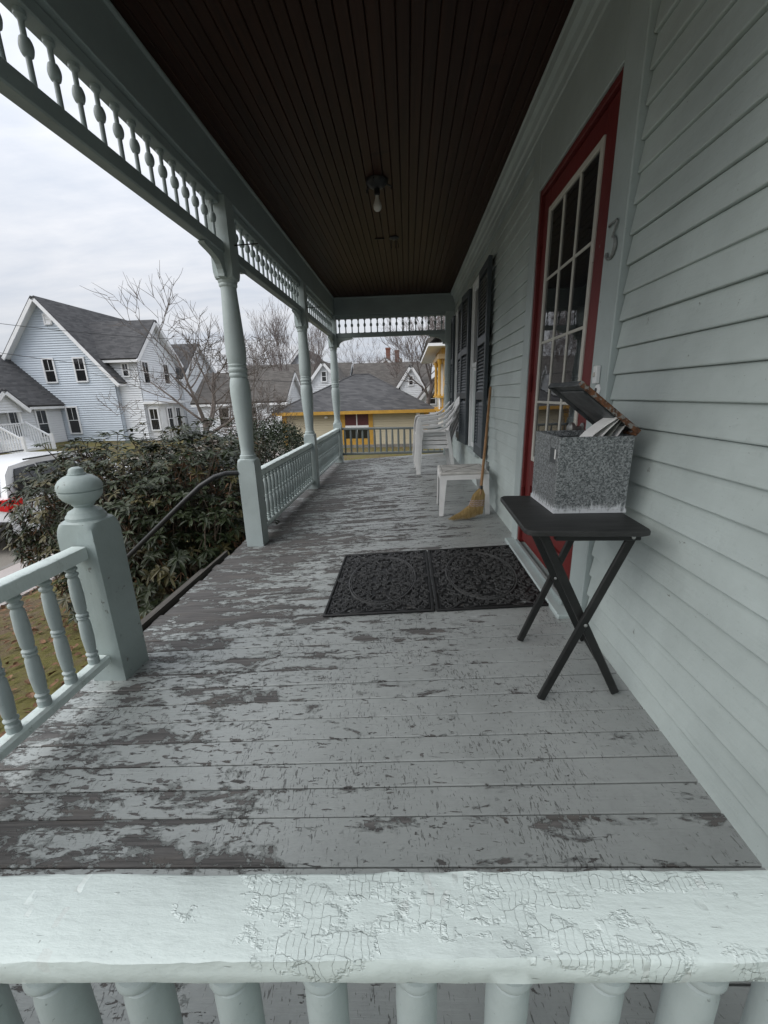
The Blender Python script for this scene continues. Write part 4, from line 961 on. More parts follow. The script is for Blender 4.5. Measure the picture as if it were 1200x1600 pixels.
core.add(V, [(j * N + i, j * N + (i + 1) % N, (j + 1) * N + (i + 1) % N, (j + 1) * N + i) for j in range(2) for i in range(N)]).obj('straw_body', 'straw', br, smooth=True)
for k in range(4):
    t = 0.52 + 0.17 * k; ring = []
    for i in range(25):
        a = 2 * math.pi * i / 24; 
        c0 = Vector(strand_pts(0, 0)[1]).lerp(strand_pts(0, 0)[2], t); pu = (strand_pts(1, 0)[1] - strand_pts(0, 0)[1]).lerp(strand_pts(1, 0)[2] - strand_pts(0, 0)[2], t); pv = (strand_pts(0, 1)[1] - strand_pts(0, 0)[1]).lerp(strand_pts(0, 1)[2] - strand_pts(0, 0)[2], t)
        wob = 0.004 * (1 if i % 2 else -1)
        ring.append(c0 + pu * math.cos(a) * 1.06 + pv * math.sin(a) * 1.12 + Vector((0, 0, wob)))
    MB().tube(ring, 0.0028, 5).obj('stitching', 'thread', br)

# ------------------------------------------------------------------ shrubs
def leaves_np(base, dirs, length, width, nrm, fold=0.25, droop=0.35):
    """many 8-vertex folded leaves"""
    n = len(base); d = dirs / np.linalg.norm(dirs, axis=1, keepdims=True)
    s = np.cross(d, nrm); s /= np.linalg.norm(s, axis=1, keepdims=True) + 1e-9; u = np.cross(s, d)
    L = length[:, None]; w = width[:, None]
    down = np.array([0, 0, -1.0])
    def at(t, sw, up): return base + d * L * t + s * w * sw + u * w * up + down * L * droop * t * t
    P = [at(0, 0, 0), at(.35, -.45, fold * .45), at(.35, 0, 0), at(.35, .45, fold * .45), at(.72, -.42, fold * .42), at(.72, 0, 0), at(.72, .42, fold * .42), at(1, 0, 0)]
    V = np.stack(P, 1).reshape(-1, 3)
    k = (np.arange(n) * 8)[:, None]
    tri = np.array([[0, 2, 1], [0, 3, 2], [4, 5, 7], [5, 6, 7]]); quad = np.array([[1, 2, 5, 4], [2, 3, 6, 5]])
    F = (k[:, :, None] + tri[None]).reshape(-1, 3).tolist() + (k[:, :, None] + quad[None]).reshape(-1, 4).tolist()
    return V, F
def rhododendron(label, c, rad, ground, nw_, seed, olive=0.22, dense=1.0):
    g = np.random.default_rng(seed)
    root = empty('rhododendron_bush', (c[0], c[1], ground), label, 'bush', 'rhododendron bushes beside the stairs')
    org = np.array([c[0], c[1], ground])
    # shoot tips spread over a lumpy dome and somewhat inside it
    th = g.uniform(0, 2 * np.pi, nw_); ph = np.arccos(g.uniform(-0.55, 1.0, nw_)); rr = g.uniform(0.0, 1.0, nw_) ** 0.33 * 0.95 + 0.05
    lump = 1 + 0.14 * np.sin(3 * th + seed) * np.sin(2.5 * ph) + 0.07 * np.sin(7 * th + 2 * ph * 3)
    tip = np.stack([np.cos(th) * np.sin(ph), np.sin(th) * np.sin(ph), np.cos(ph)], 1) * rr[:, None] * lump[:, None] * np.array(rad) + np.array([0, 0, c[2] - ground])
    tip[:, 2] = np.maximum(tip[:, 2], 0.12 + g.uniform(0, 0.3, nw_))
    out = tip - np.array([0, 0, (c[2] - ground) * 0.5]); out /= np.linalg.norm(out, axis=1, keepdims=True); out[:, 2] += 0.6; out /= np.linalg.norm(out, axis=1, keepdims=True)
    for mat, nm, sel in (('rhodo', 'foliage', g.uniform(0, 1, nw_) >= olive), ('rhodo_olive', 'foliage', None)):
        if sel is None: sel = ~last
        last = sel; tp, od = tip[sel], out[sel]; B = []; D = []; Nn = []; Ln = []; Wd = []
        for k in range(8):
            a = 2 * np.pi * k / 8 + g.uniform(-0.3, 0.3, len(tp)); e = np.stack([np.cos(a), np.sin(a), np.zeros_like(a)], 1)
            e = e - od * (e * od).sum(1, keepdims=True); e /= np.linalg.norm(e, axis=1, keepdims=True)
            lift = g.uniform(-0.15, 0.75, len(tp))[:, None]
            B.append(tp + g.normal(0, 0.006, tp.shape)); D.append(e + od * lift); Nn.append(od + g.normal(0, 0.2, tp.shape)); Ln.append(g.uniform(0.06, 0.115, len(tp))); Wd.append(g.uniform(0.022, 0.037, len(tp)))
        V, F = leaves_np(np.concatenate(B), np.concatenate(D), np.concatenate(Ln), np.concatenate(Wd), np.concatenate(Nn), 0.3, 0.35)
        o = inst(nm, npmesh(nm, V, F, mat), root); o['kind'] = 'stuff'
    stm = MB(); nst = 34
    for i in range(nst):
        a = g.uniform(0, 6.28); r0 = g.uniform(0, 0.35); b0 = Vector((r0 * rad[0] * math.cos(a), r0 * rad[1] * math.sin(a), 0.0))
        t = tip[g.integers(len(tip))]; e = Vector(t); q = b0.lerp(e, 0.5) + Vector((0, 0, 0.18)) + Vector(g.normal(0, 0.07, 3))
        stm.tube([b0, b0.lerp(q, 0.5) + Vector(g.normal(0, 0.03, 3)), q, q.lerp(e, 0.6), e], [0.017, 0.014, 0.010, 0.007, 0.003], 5)
    for i in range(int(nw_ * 0.28)):
        t = Vector(tip[i]); d = Vector(out[i]); b0 = t - d * 0.32 + Vector(g.normal(0, 0.09, 3)); b0.z = max(b0.z, 0.03)
        stm.tube([b0, b0.lerp(t, 0.5) + Vector(g.normal(0, 0.02, 3)), t], [0.006, 0.005, 0.003], 4)
    stm.obj('stems', 'twig', root)
    # dead clusters hanging inside
    m = int(nw_ * 0.25); idx = g.integers(0, nw_, m); bp = tip[idx] * 0.9 + g.normal(0, 0.05, (m, 3)); bp[:, 2] = np.maximum(bp[:, 2], 0.03)
    V, F = leaves_np(np.repeat(bp, 3, 0), g.normal(0, 1, (m * 3, 3)) + np.array([0, 0, -0.9]), g.uniform(0.06, 0.11, m * 3), g.uniform(0.012, 0.02, m * 3), g.normal(0, 1, (m * 3, 3)), 0.6, 0.2)
    o = inst('dead_leaves', npmesh('dead_leaves', V, F, 'dry'), root); o['kind'] = 'stuff'
    return root
rhododendron('rhododendron bush filling the gap beside the stair handrail', (-2.28, 3.86, -0.20), (0.98, 0.78, 1.02), -1.0, 1250, 3, 0.12)
rhododendron('wide rhododendron bush behind the ball finial reaching the street side', (-3.50, 4.42, -0.20), (0.98, 0.85, 0.94), -1.2, 1150, 7, 0.2)
rhododendron('rhododendron bush under the far bare apple tree, against the long railing', (-2.75, 5.45, -0.1), (1.15, 0.9, 0.98), -1.05, 900, 12, 0.25)
rhododendron('low leafy rhododendron sprig touching the sidewalk by the newel', (-3.25, 3.72, -0.75), (0.42, 0.35, 0.62), -1.15, 130, 19, 0.25)
def boxwood(label, c, rad, ground, n, seed):
    g = np.random.default_rng(seed); root = empty('evergreen_bush', (c[0], c[1], ground), label, 'bush')
    th = g.uniform(0, 2 * np.pi, n); ph = np.arccos(g.uniform(-0.6, 1, n)); rr = g.uniform(0.35, 1, n) ** 0.4
    lump = 1 + 0.09 * np.sin(4 * th + seed) * np.sin(3 * ph) + 0.05 * np.sin(9 * th + 4 * ph)
    p = np.stack([np.cos(th) * np.sin(ph), np.sin(th) * np.sin(ph), np.cos(ph)], 1) * rr[:, None] * lump[:, None] * np.array(rad) + np.array([0, 0, c[2] - ground])
    p[:, 2] = np.maximum(p[:, 2], 0.1)
    V, F = leaves_np(p, g.normal(0, 1, (n, 3)) + np.array([0, 0, 0.5]), g.uniform(0.03, 0.055, n), g.uniform(0.018, 0.03, n), g.normal(0, 1, (n, 3)), 0.2, 0.1)
    o = inst('foliage', npmesh('foliage', V, F, 'box'), root); o['kind'] = 'stuff'
    s = MB()
    for i in range(14):
        e = Vector(p[g.integers(n)]); s.tube([(g.normal(0, 0.05), g.normal(0, 0.05), 0), e * 0.5 + Vector((0, 0, 0.1)), e], [0.02, 0.012, 0.004], 5)
    s.obj('stems', 'twig', root)
boxwood('dense dark evergreen bush behind the railing between two columns', (-2.62, 7.7, -0.12), (0.92, 1.0, 0.82), -1.1, 15000, 4)

# ------------------------------------------------------------------ bare trees
def bare_tree(label, base, height, seed, spread=0.8, levels=5, trunk_r=0.12, mat='bark', fork=0.18, twigs=1.0, up=0.25, kids=(3, 5), first=4, tmin=0.006):
    rs = random.Random(seed); root = empty('bare_tree', base, label, 'tree', 'leafless trees beyond the porch')
    trunk = MB(); crown = MB()
    def grow(p, d, L, r, lev):
        n = 5 if lev < 3 else 4; pts = [p]; rad = [r]; q = p.copy(); dd = d.copy()
        for i in range(n):
            dd = (dd + Vector((rs.gauss(0, 0.13), rs.gauss(0, 0.13), rs.gauss(0, 0.10) + up * 0.18))).normalized()
            q = q + dd * (L / n); pts.append(q.copy()); rad.append(r * (1 - 0.55 * (i + 1) / n))
        (trunk if lev == 0 else crown).tube(pts, rad, 7 if lev == 0 else (5 if lev < 3 else 3), cap=lev == 0)
        if lev >= levels: return
        k = first if lev == 0 else rs.randint(*kids)
        if lev >= levels - 2: k = int(k * twigs + 0.5)
        for i in range(k):
            f = rs.uniform(0.35, 1.0) if lev else rs.uniform(0.6, 1.0)
            j = min(n - 1, int(f * n)); pp = pts[j].lerp(pts[j + 1], f * n - j) if j < n else pts[-1]
            a = rs.uniform(0, 6.28); o = dd.orthogonal().normalized(); o.rotate(Matrix.Rotation(a, 3, dd))
            nd_ = (dd * rs.uniform(0.5, 1.0) + o * rs.uniform(0.45, 1.0) * spread + Vector((0, 0, up * 0.4))).normalized()
            grow(pp, nd_, L * rs.uniform(0.55, 0.82) * (1.15 if lev == 0 else 1), max(tmin, rad[j] * rs.uniform(0.42, 0.62)), lev + 1)
    grow(Vector((0, 0, -0.05)), Vector((rs.gauss(0, .05), rs.gauss(0, .05), 1)), height * fork, trunk_r, 0)
    trunk.obj('trunk', mat, root, smooth=True, angle=60); crown.obj('crown', mat, root)
    return root
bare_tree('spreading bare apple tree above the rhododendron bushes', (-6.3, 12.6, -1.65), 10.5, 27, 1.1, 5, 0.17, 'bark', 0.22, 1.0, 0.32, (3, 3), 7, 0.008)
bare_tree('low bare tree with reddish twigs behind the evergreen bush', (-5.9, 16.2, -1.6), 6.0, 5, 1.1, 5, 0.13, 'bark', 0.24, 1.3, 0.20, (3, 4), 6, 0.008)
bare_tree('tall upright bare tree behind the middle porch column', (-10.4, 36, -1.6), 15.5, 31, 0.55, 5, 0.22, 'bark_far', 0.26, 1.0, 0.55, (3, 4), 5, 0.010)
bare_tree('tall bare tree seen between the last two left columns', (-7.3, 38, -1.6), 14.5, 33, 0.55, 5, 0.20, 'bark_far', 0.27, 1.0, 0.55, (3, 4), 5, 0.010)
bare_tree('bare tree standing beside the yellow house', (1.45, 33, -1.6), 11.5, 43, 0.8, 5, 0.24, 'bark_far', 0.34, 1.2, 0.4, (3, 5), 6, 0.011)
bare_tree('thin bare tree over the white gable roof behind the garage', (-5.2, 44, -1.6), 12.5, 51, 0.8, 5, 0.14, 'bark_far', 0.30, 1.0, 0.4, (3, 4), 5, 0.011)
bare_tree('bare tree rising behind the lower wing of the blue house', (-14.5, 46, -1.2), 12.0, 61, 0.8, 5, 0.2, 'bark_far', 0.3, 1.0, 0.4, (3, 4), 6, 0.012)

# ------------------------------------------------------------------ buildings
def window(parent, face, a, zc_, w, h, plane, glass='glass', frame='far_white', bars=True):
    """face: 'y' plane y=plane facing -y, a = x centre;  'x' plane x=plane facing +x, a = y centre"""
    fw = 0.09
    X = Matrix.Translation((a, plane - 0.065, zc_)) if face == 'y' else Matrix.Translation((plane + 0.065, a, zc_)) @ Matrix.Rotation(math.pi / 2, 4, 'Z')
    m = MB(); m.box(-w / 2 - fw, -w / 2, -0.05, 0.02, -h / 2 - fw, h / 2 + fw, X).box(w / 2, w / 2 + fw, -0.05, 0.02, -h / 2 - fw, h / 2 + fw, X).box(-w / 2, w / 2, -0.048, 0.02, h / 2, h / 2 + fw, X).box(-w / 2 - 0.03, w / 2 + 0.03, -0.07, 0.02, -h / 2 - fw, -h / 2, X)
    o = m.obj('window', frame, parent)
    MB().box(-w / 2, w / 2, -0.012, -0.008, 0.02, h / 2, X).obj('pane', glass, o); MB().box(-w / 2, w / 2, -0.006, -0.002, -h / 2, -0.02, X).obj('pane', glass, o)
    b = MB().box(-w / 2, w / 2, -0.03, -0.0125, -0.02, 0.02, X)
    if bars:
        b.box(-0.012, 0.012, -0.026, -0.0125, 0.02, h / 2, X)
    b.obj('sash_bar', frame, o)
    return o
def slab(mb, p, q, r_, s_, th=0.14):
    """roof slab through four corners (eave a, eave b, ridge b, ridge a)"""
    P = [Vector(v) for v in (p, q, r_, s_)]; n = (P[1] - P[0]).cross(P[3] - P[0]).normalized()
    if n.z < 0: n = -n
    V = [tuple(v) for v in P] + [tuple(v + n * th) for v in P]
    mb.add(V, [(3, 2, 1, 0), (4, 5, 6, 7)] + [(i, (i + 1) % 4, (i + 1) % 4 + 4, i + 4) for i in range(4)])
def gable_house(root, x0, x1, y0, y1, zb, ze, zr, axis, wall, roofm, trim='far_white', over=0.35, nm='wall', xr=None, pitch=0.15):
    """axis: direction of the ridge"""
    b = MB()
    if axis == 'y':
        xm = (x0 + x1) / 2; poly = [(x0, zb), (x1, zb), (x1, ze), (xm, zr), (x0, ze)]; n = 5
        V = [(a, yy, c) for yy in (y0, y1) for a, c in poly]
    else:
        ym = (y0 + y1) / 2; poly = [(y0, zb), (y1, zb), (y1, ze), (ym, zr), (y0, ze)]; n = 5
        V = [(xx, a, c) for xx in (x0, x1) for a, c in poly]
    b.add(V, [tuple(range(5)), tuple(range(5, 10))[::-1]] + [(i, i + 5, (i + 1) % 5 + 5, (i + 1) % 5) for i in range(5)])
    b.obj(nm, wall, root)
    half = (x1 - x0) / 2 if axis == 'y' else (y1 - y0) / 2; k = (zr - ze) / half; dz = over * k
    rf = MB(); tr = MB(); xr0 = x0 - over if xr is None else xr
    for sgn in (-1, 1):
        if axis == 'y':
            xe = (x0 - over) if sgn < 0 else (x1 + over); slab(rf, (xe, y0 - over, ze - dz + 0.02), (xe, y1 + over, ze - dz + 0.02), (xm, y1 + over, zr + 0.02), (xm, y0 - over, zr + 0.02))
            slab(tr, (xe, y0 - over + 0.041, ze - dz - 0.03), (xe, y1 + over, ze - dz - 0.03), (xm, y1 + over, zr - 0.03), (xm, y0 - over + 0.041, zr - 0.03), 0.025)
            slab(tr, (xe, y0 - over - 0.03, ze - dz - 0.20), (xe, y0 - over + 0.04, ze - dz - 0.20), (xm, y0 - over + 0.04, zr - 0.20), (xm, y0 - over - 0.03, zr - 0.20), 0.215)
            tr.box(xe - 0.04, xe + 0.04, y0 - over, y1 + over, ze - dz - 0.14, ze - dz + 0.015)
        else:
            yv = (y0 - over) if sgn < 0 else (y1 + over); slab(rf, (x0 - over, yv, ze - dz + 0.02), (x1 + over, yv, ze - dz + 0.02), (x1 + over, ym, zr + 0.02), (xr0, ym, zr + 0.02))
            slab(tr, (x0 - over + 0.05, yv, ze - dz - 0.03), (x1 + over - 0.041, yv, ze - dz - 0.03), (x1 + over - 0.041, ym, zr - 0.03), (xr0 + 0.05, ym, zr - 0.03), 0.025)
            slab(tr, (x1 + over - 0.04, yv, ze - dz - 0.20), (x1 + over + 0.03, yv, ze - dz - 0.20), (x1 + over + 0.03, ym, zr - 0.20), (x1 + over - 0.04, ym, zr - 0.20), 0.215)
            tr.box(x0 - over, x1 + over, yv - 0.04, yv + 0.04, ze - dz - 0.14, ze - dz + 0.015)
    r_ = rf.obj('roof', roofm, root); tr.obj('rake_board', trim, r_)
    if pitch:
        sd_ = MB(); zz = zb; lip = 0.055
        def strip(face, plane, a0, a1, z0_, z1_, b0, b1):
            if a1 - a0 < 0.05: return
            P_ = [(a0, lip, z0_), (a1, lip, z0_), (b1, 0.004, z1_), (b0, 0.004, z1_), (a0, 0.001, z0_), (a1, 0.001, z0_)]
            V_ = [(a, plane - o_, c) if face == 'y' else (plane + o_, a, c) for a, o_, c in P_]
            sd_.add(V_, [(0, 1, 2, 3), (4, 5, 1, 0)])
        top_ = zr - 0.15
        while zz < top_:
            z1_ = min(zz + pitch, top_)
            def ext(z_): 
                k_ = 0 if z_ <= ze else (z_ - ze) / (zr - ze) * half; return k_
            if axis == 'y': strip('y', y0, x0 + ext(zz), x1 - ext(zz), zz, z1_, x0 + ext(z1_), x1 - ext(z1_))
            else: strip('x', x1, y0 + ext(zz), y1 - ext(zz), zz, z1_, y0 + ext(z1_), y1 - ext(z1_))
            if z1_ <= ze:
                if axis == 'y': strip('x', x1, y0, y1, zz, z1_, y0, y1)
                else: strip('y', y0, x0, x1, zz, z1_, x0, x1)
            zz += pitch
        o_ = sd_.obj('siding', wall, root); o_['kind'] = 'stuff'
    return r_
# pale blue house across the street
bh = empty('blue_house', (-23, 32, -1.4), 'pale blue gabled house with white cross gable across the street', 'building'); bh.location = (0, 0, 0)
gable_house(bh, -27.6, -19.7, 28.0, 40.0, -1.6, 2.95, 7.65, 'y', 'blue_siding', 'roof', over=0.55)
gable_house(bh, -20.3, -18.15, 28.35, 33.1, -1.6, 4.2, 6.55, 'x', 'white_siding', 'roof', over=0.4, nm='wing_wall', xr=-22.9)
gable_house(bh, -22.5, -17.9, 33.3, 39.5, -1.6, 3.0, 5.6, 'x', 'white_siding', 'roof', over=0.35, nm='wing_wall')
for xx in (-24.0, -21.85): window(bh, 'y', xx, 3.28, 0.66, 1.42, 28.0)
window(bh, 'y', -23.35, 6.45, 0.36, 0.5, 28.0, 'far_white', bars=False)
window(bh, 'y', -23.1, 0.0, 0.70, 1.7, 28.0)
window(bh, 'y', -18.95, 3.2, 0.36, 0.75, 28.35)
for yy in (29.1, 31.6): window(bh, 'x', yy, 3.05, 0.62, 1.35, -18.15)
bay = MB().box(-18.15, -17.2, 28.6, 31.7, -1.6, 0.95).obj('bay', 'far_white', bh); MB().box(-18.15, -16.85, 28.3, 32.0, 0.951, 1.12).obj('bay_canopy', 'far_white', bay)
window(bh, 'y', -17.66, -0.1, 0.55, 1.4, 28.6); 
for yy in (29.6, 30.7): window(bh, 'x', yy, -0.1, 0.55, 1.4, -17.2)
# white wing house with stairs
wh = empty('white_house', (-27, 25, -1.4), 'low white house with dark roof and white front stairs across the street', 'building'); wh.location = (0, 0, 0)
gable_house(wh, -30.2, -23.9, 20.4, 27.9, -1.6, 1.25, 4.25, 'y', 'white_siding', 'roof', over=0.3)
for yy in (24.3, 26.2): window(wh, 'x', yy, -0.1, 0.72, 1.65, -23.9)
gable_house(wh, -25.6, -22.6, 21.6, 23.6, 0.72, 1.05, 1.9, 'x', 'white_siding', 'roof', over=0.25, nm='porch_gable')
for yy in (21.7, 23.5): MB().box(-22.8, -22.65, yy - 0.07, yy + 0.07, -1.5, 0.75).obj('porch_post', 'far_white', wh)
MB().box(-23.9, -22.5, 21.5, 23.7, -1.6, -0.75).obj('porch_deck', 'far_white', wh)
for i in range(4): MB().box(-22.5 + i * 0.28, -22.22 + i * 0.28, 21.7, 23.5, -1.65, -0.95 - i * 0.18).obj('step', 'far_white', wh)
for yy in (21.65, 23.55):
    rr_ = MB(); slab(rr_, (-22.6, yy, 0.1), (-22.6, yy + 0.07, 0.1), (-21.2, yy + 0.07, -0.75), (-21.2, yy, -0.75), 0.09); o = rr_.obj('stair_rail', 'far_white', wh)
    for i in range(9):
        x_ = -22.55 + i * 0.165; MB().box(x_ - 0.025, x_ + 0.025, yy + 0.01, yy + 0.06, -1.6, 0.08 - (x_ + 22.6) * 0.607).obj('baluster', 'far_white', o)
    MB().box(-21.2, -21.05, yy - 0.03, yy + 0.10, -1.65, -0.55).obj('rail_post', 'far_white', wh)
for i in range(12): MB().box(-22.62, -22.57, 21.75 + i * 0.15, 21.79 + i * 0.15, -0.75, 0.05).obj('baluster', 'far_white', wh)
MB().box(-22.64, -22.55, 21.7, 23.5, 0.051, 0.11).obj('porch_rail', 'far_white', wh)
# garage with hipped roof
ga = empty('garage', (-2.6, 22, -1.6), 'cream garage with hipped charcoal roof and mustard trim beyond the end railing', 'building'); ga.location = (0, 0, 0)
gx0, gx1, gy0, gy1, ge = -7.15, 1.45, 22.0, 29.5, 0.22
MB().box(gx0 + 0.5, gx1 - 0.45, gy0 + 0.45, gy1 - 0.4, -1.75, ge + 0.05).obj('wall', 'cream_siding', ga)
ap_ = [(-3.2, gy0 + 4.2, 2.36), (-2.3, gy0 + 4.2, 2.36)]
e = 0.14
V = [(gx0, gy0, ge + e), (gx1, gy0, ge + e), (gx1, gy1, ge + e), (gx0, gy1, ge + e), ap_[0], ap_[1]]
rg = MB().add(V, [(0, 1, 5, 4), (1, 2, 5), (2, 3, 4, 5), (3, 0, 4), (3, 2, 1, 0)]).obj('roof', 'roof', ga)
MB().tube([V[0], V[4]], 0.05, 5).tube([V[1], V[5]], 0.05, 5).tube([V[4], V[5]], 0.05, 5).obj('ridge_cap', 'roof', rg)
MB().box(gx0 - 0.02, gx1 + 0.02, gy0 - 0.05, gy0 + 0.03, ge - 0.03, ge + e - 0.004).box(gx0 - 0.05, gx0 + 0.03, gy0 + 0.031, gy1, ge - 0.03, ge + e - 0.005).box(gx1 - 0.03, gx1 + 0.05, gy0 + 0.031, gy1, ge - 0.03, ge + e - 0.005).obj('fascia', 'yellow', ga)
MB().box(gx0 + 0.035, gx1 - 0.035, gy0 + 0.035, gy1, ge - 0.02, ge + 0.0).obj('soffit', 'cream_siding', ga)
gy = gy0 + 0.45
for xx in (gx0 + 0.5, gx1 - 0.45): MB().box(xx - 0.12, xx + 0.12, gy - 0.06, gy - 0.002, -1.7, ge - 0.03).obj('corner_board', 'yellow', ga)
gw = MB().box(-3.75, -3.35, gy - 0.05, gy - 0.001, -1.5, ge - 0.03).box(-2.08, -1.85, gy - 0.05, gy - 0.001, -1.5, ge - 0.03).box(-3.349, -2.081, gy - 0.048, gy - 0.001, -1.5, -1.12).obj('window', 'yellow', ga)
MB().box(-3.349, -2.081, gy - 0.03, gy - 0.002, -0.42, ge - 0.03).obj('pane', 'maroon', gw); MB().box(-3.349, -2.081, gy - 0.03, gy - 0.002, -1.119, -0.55).obj('pane', 'glass', gw)
MB().box(-3.349, -2.081, gy - 0.045, gy - 0.002, -0.549, -0.421).box(-2.74, -2.69, gy - 0.042, gy - 0.031, -1.119, ge - 0.03).obj('sash_bar', 'far_white', gw)
MB().box(gx0 + 0.4, gx1 - 0.4, gy - 0.12, gy - 0.061, -1.9, -1.45).obj('foundation', 'stone', ga)
MB().lathe([(0.12, 0), (0.10, 0.08), (0.02, 0.11)], 10).obj('wall_lamp', 'far_white', ga, (0.55, gy - 0.15, ge - 0.14))
MB().lathe([(0.10, 0), (0.08, 0.08), (0.02, 0.11)], 10).obj('wall_lamp', 'far_white', ga, (-4.35, gy - 0.12, ge - 0.22))
# yellow house at the right
yh = empty('yellow_house', (3.4, 21, -1.6), 'mustard yellow house with columned bay beside the porch wall', 'building'); yh.location = (0, 0, 0)
MB().box(2.05, 6.5, 20.2, 29, -1.7, 3.35).obj('wall', 'cream_siding', yh)
MB().box(1.40, 3.0, 19.6, 23.6, 0.30, 0.42).box(1.42, 3.0, 19.62, 23.6, 0.92, 1.0).obj('bay_rail', 'yellow', yh)
for i in range(9):
    MB().box(1.45 + i * 0.14, 1.50 + i * 0.14, 19.65, 19.70, 0.421, 0.919).obj('bay_picket', 'yellow' if i % 2 else 'far_white', yh)
MB().box(1.62, 2.6, 21.8, 23.4, -1.7, 0.299).obj('bay_foundation', 'far_white', yh)
MB().box(1.75, 2.6, 22.9, 23.3, 0.43, 2.6).obj('bay_wall', 'far_white', yh)
for xx, yy in ((1.47, 19.72), (1.72, 19.72), (1.97, 19.72), (2.25, 19.72), (1.47, 22.0)):
    MB().lathe([(0.09, 1.0), (0.09, 1.08), (0.065, 1.11), (0.07, 1.7), (0.06, 2.35), (0.09, 2.42), (0.11, 2.6)], 10).obj('bay_column', 'yellow', yh, (xx, yy, 0), smooth=True)
MB().box(1.4, 2.7, 19.5, 23.7, 2.601, 2.80).obj('entablature', 'tan_siding', yh)
MB().box(1.55, 2.6, 19.68, 23.5, 2.801, 3.2).obj('frieze_board', 'yellow', yh)
yr = MB(); slab(yr, (0.95, 19.0, 3.201), (0.95, 29.5, 3.201), (4.2, 29.5, 6.0), (4.2, 19.0, 6.0), 0.16); slab(yr, (7.4, 19.0, 3.201), (7.4, 29.5, 3.201), (4.2, 29.5, 6.0), (4.2, 19.0, 6.0), 0.16)
yr.obj('roof', 'roof_brown', yh); MB().box(0.92, 2.4, 18.97, 29.4, 3.08, 3.2).obj('cornice', 'far_white', yh)
# houses further off
def far_house(label, x0, x1, y0, y1, ze, zr, axis, wall, roofm, wins=(), chim=(), zb=-1.7, over=0.3):
    h = empty('far_house', (0, 0, 0), label, 'building', 'houses behind the garage')
    r_ = gable_house(h, x0, x1, y0, y1, zb, ze, zr, axis, wall, roofm, over=over)
    for f, a, zc_, w, hh_, pl_ in wins: window(h, f, a, zc_, w, hh_, pl_, bars=False)
    for cx, cy, z0_, z1_, w in chim:
        c = MB().box(cx - w, cx + w, cy - w, cy + w, z0_, z1_).box(cx - w * 1.2, cx + w * 1.2, cy - w * 1.2, cy + w * 1.2, z1_ + 0.001, z1_ + 0.2).obj('chimney', 'brick', r_)
    return h
far_house('white gabled house with one narrow attic window behind the columns', -8.35, -5.55, 36.0, 44, 2.15, 3.85, 'y', 'white_siding', 'roof_brown', [('y', -6.95, 2.75, 0.34, 0.75, 36.0)])
far_house('long grey-roofed house behind the white attic gable', -16.5, -5.9, 40.5, 48, 1.6, 4.3, 'x', 'grey_siding', 'roof_brown')
far_house('pale blue-grey house half hidden by the low bare tree', -15.5, -9.0, 30.5, 36.0, 1.0, 3.0, 'x', 'white_siding', 'roof_brown', [('y', -13.5, -0.2, 0.7, 1.4, 30.5), ('y', -11.4, -0.2, 0.7, 1.4, 30.5)])
far_house('dark-roofed house with white raking trim above the garage roof', -6.6, -3.2, 46, 55, 2.6, 4.4, 'y', 'grey_siding', 'roof', [('y', -4.9, 2.6, 0.5, 0.8, 46)])
far_house('tan gabled house with two brick chimneys far behind the garage', -4.4, -0.6, 52, 60, 3.9, 5.3, 'y', 'tan_siding', 'roof_brown', [], [(-2.25, 53, 4.6, 6.4, 0.26), (-1.2, 54, 4.2, 6.2, 0.26)])
far_house('wide dark-roofed house in the middle distance above the garage ridge', -5.0, 2.0, 40.5, 46, 1.6, 4.1, 'x', 'grey_siding', 'roof_brown')
far_house('small white gable with attic window near the utility pole', -0.6, 1.3, 38.2, 42, 2.1, 3.5, 'y', 'white_siding', 'roof', [('y', 0.35, 2.3, 0.3, 0.7, 38.2)], over=0.25)
far_house('pale grey gable with arched white window beside the bare tree', 1.0, 3.6, 34.5, 40.4, 0.7, 2.3, 'y', 'white_siding', 'roof_brown', [('y', 2.0, 0.75, 0.5, 0.8, 34.5), ('y', 2.7, 0.6, 0.3, 0.6, 34.5)])
far_house('distant brown-roofed house left of the tall bare tree', -13.0, -9.8, 47, 55, 4.4, 6.2, 'y', 'grey_siding', 'roof_brown')

# ------------------------------------------------------------------ utility pole and wires
up_ = empty('utility_pole', (-0.62, 46, -1.6), 'pale wooden utility pole above the garage roof', 'pole')
MB().lathe([(0.16, 0), (0.12, 6.4)], 8).obj('pole', 'pole', up_); MB().box(-0.9, 0.9, -0.06, 0.06, 5.3, 5.42).obj('crossarm', 'pole', up_)
for i, dx in enumerate((-0.8, 0, 0.8)): MB().lathe([(0.05, 5.42), (0.06, 5.5), (0.03, 5.6)], 6).obj('insulator', 'far_white', up_, (dx, 0, 0))
def wire(a, b_, sag, label):
    a, b_ = Vector(a), Vector(b_); pts = []
    for i in range(17):
        t = i / 16; p = a.lerp(b_, t); p.z -= sag * 4 * t * (1 - t); pts.append(p)
    o = MB().tube(pts, 0.013, 5).obj('overhead_wire', 'black_metal'); tag(o, label, 'wire', 'overhead wires')
wire((-26, 18, 4.9), (-6, 26.5, 2.0), 0.5, 'overhead wire sagging in front of the blue house windows')
wire((-26, 17.6, 6.0), (-10, 30, 5.0), 0.6, 'upper overhead wire crossing the blue house gable')
wire((-0.62 - 0.8, 46, 3.9), (14, 40, 4.6), 0.4, 'overhead wire running right from the utility pole crossarm')
wire((-0.62, 46, 4.7), (-30, 60, 8.0), 0.8, 'overhead wire running left from the top of the utility pole')

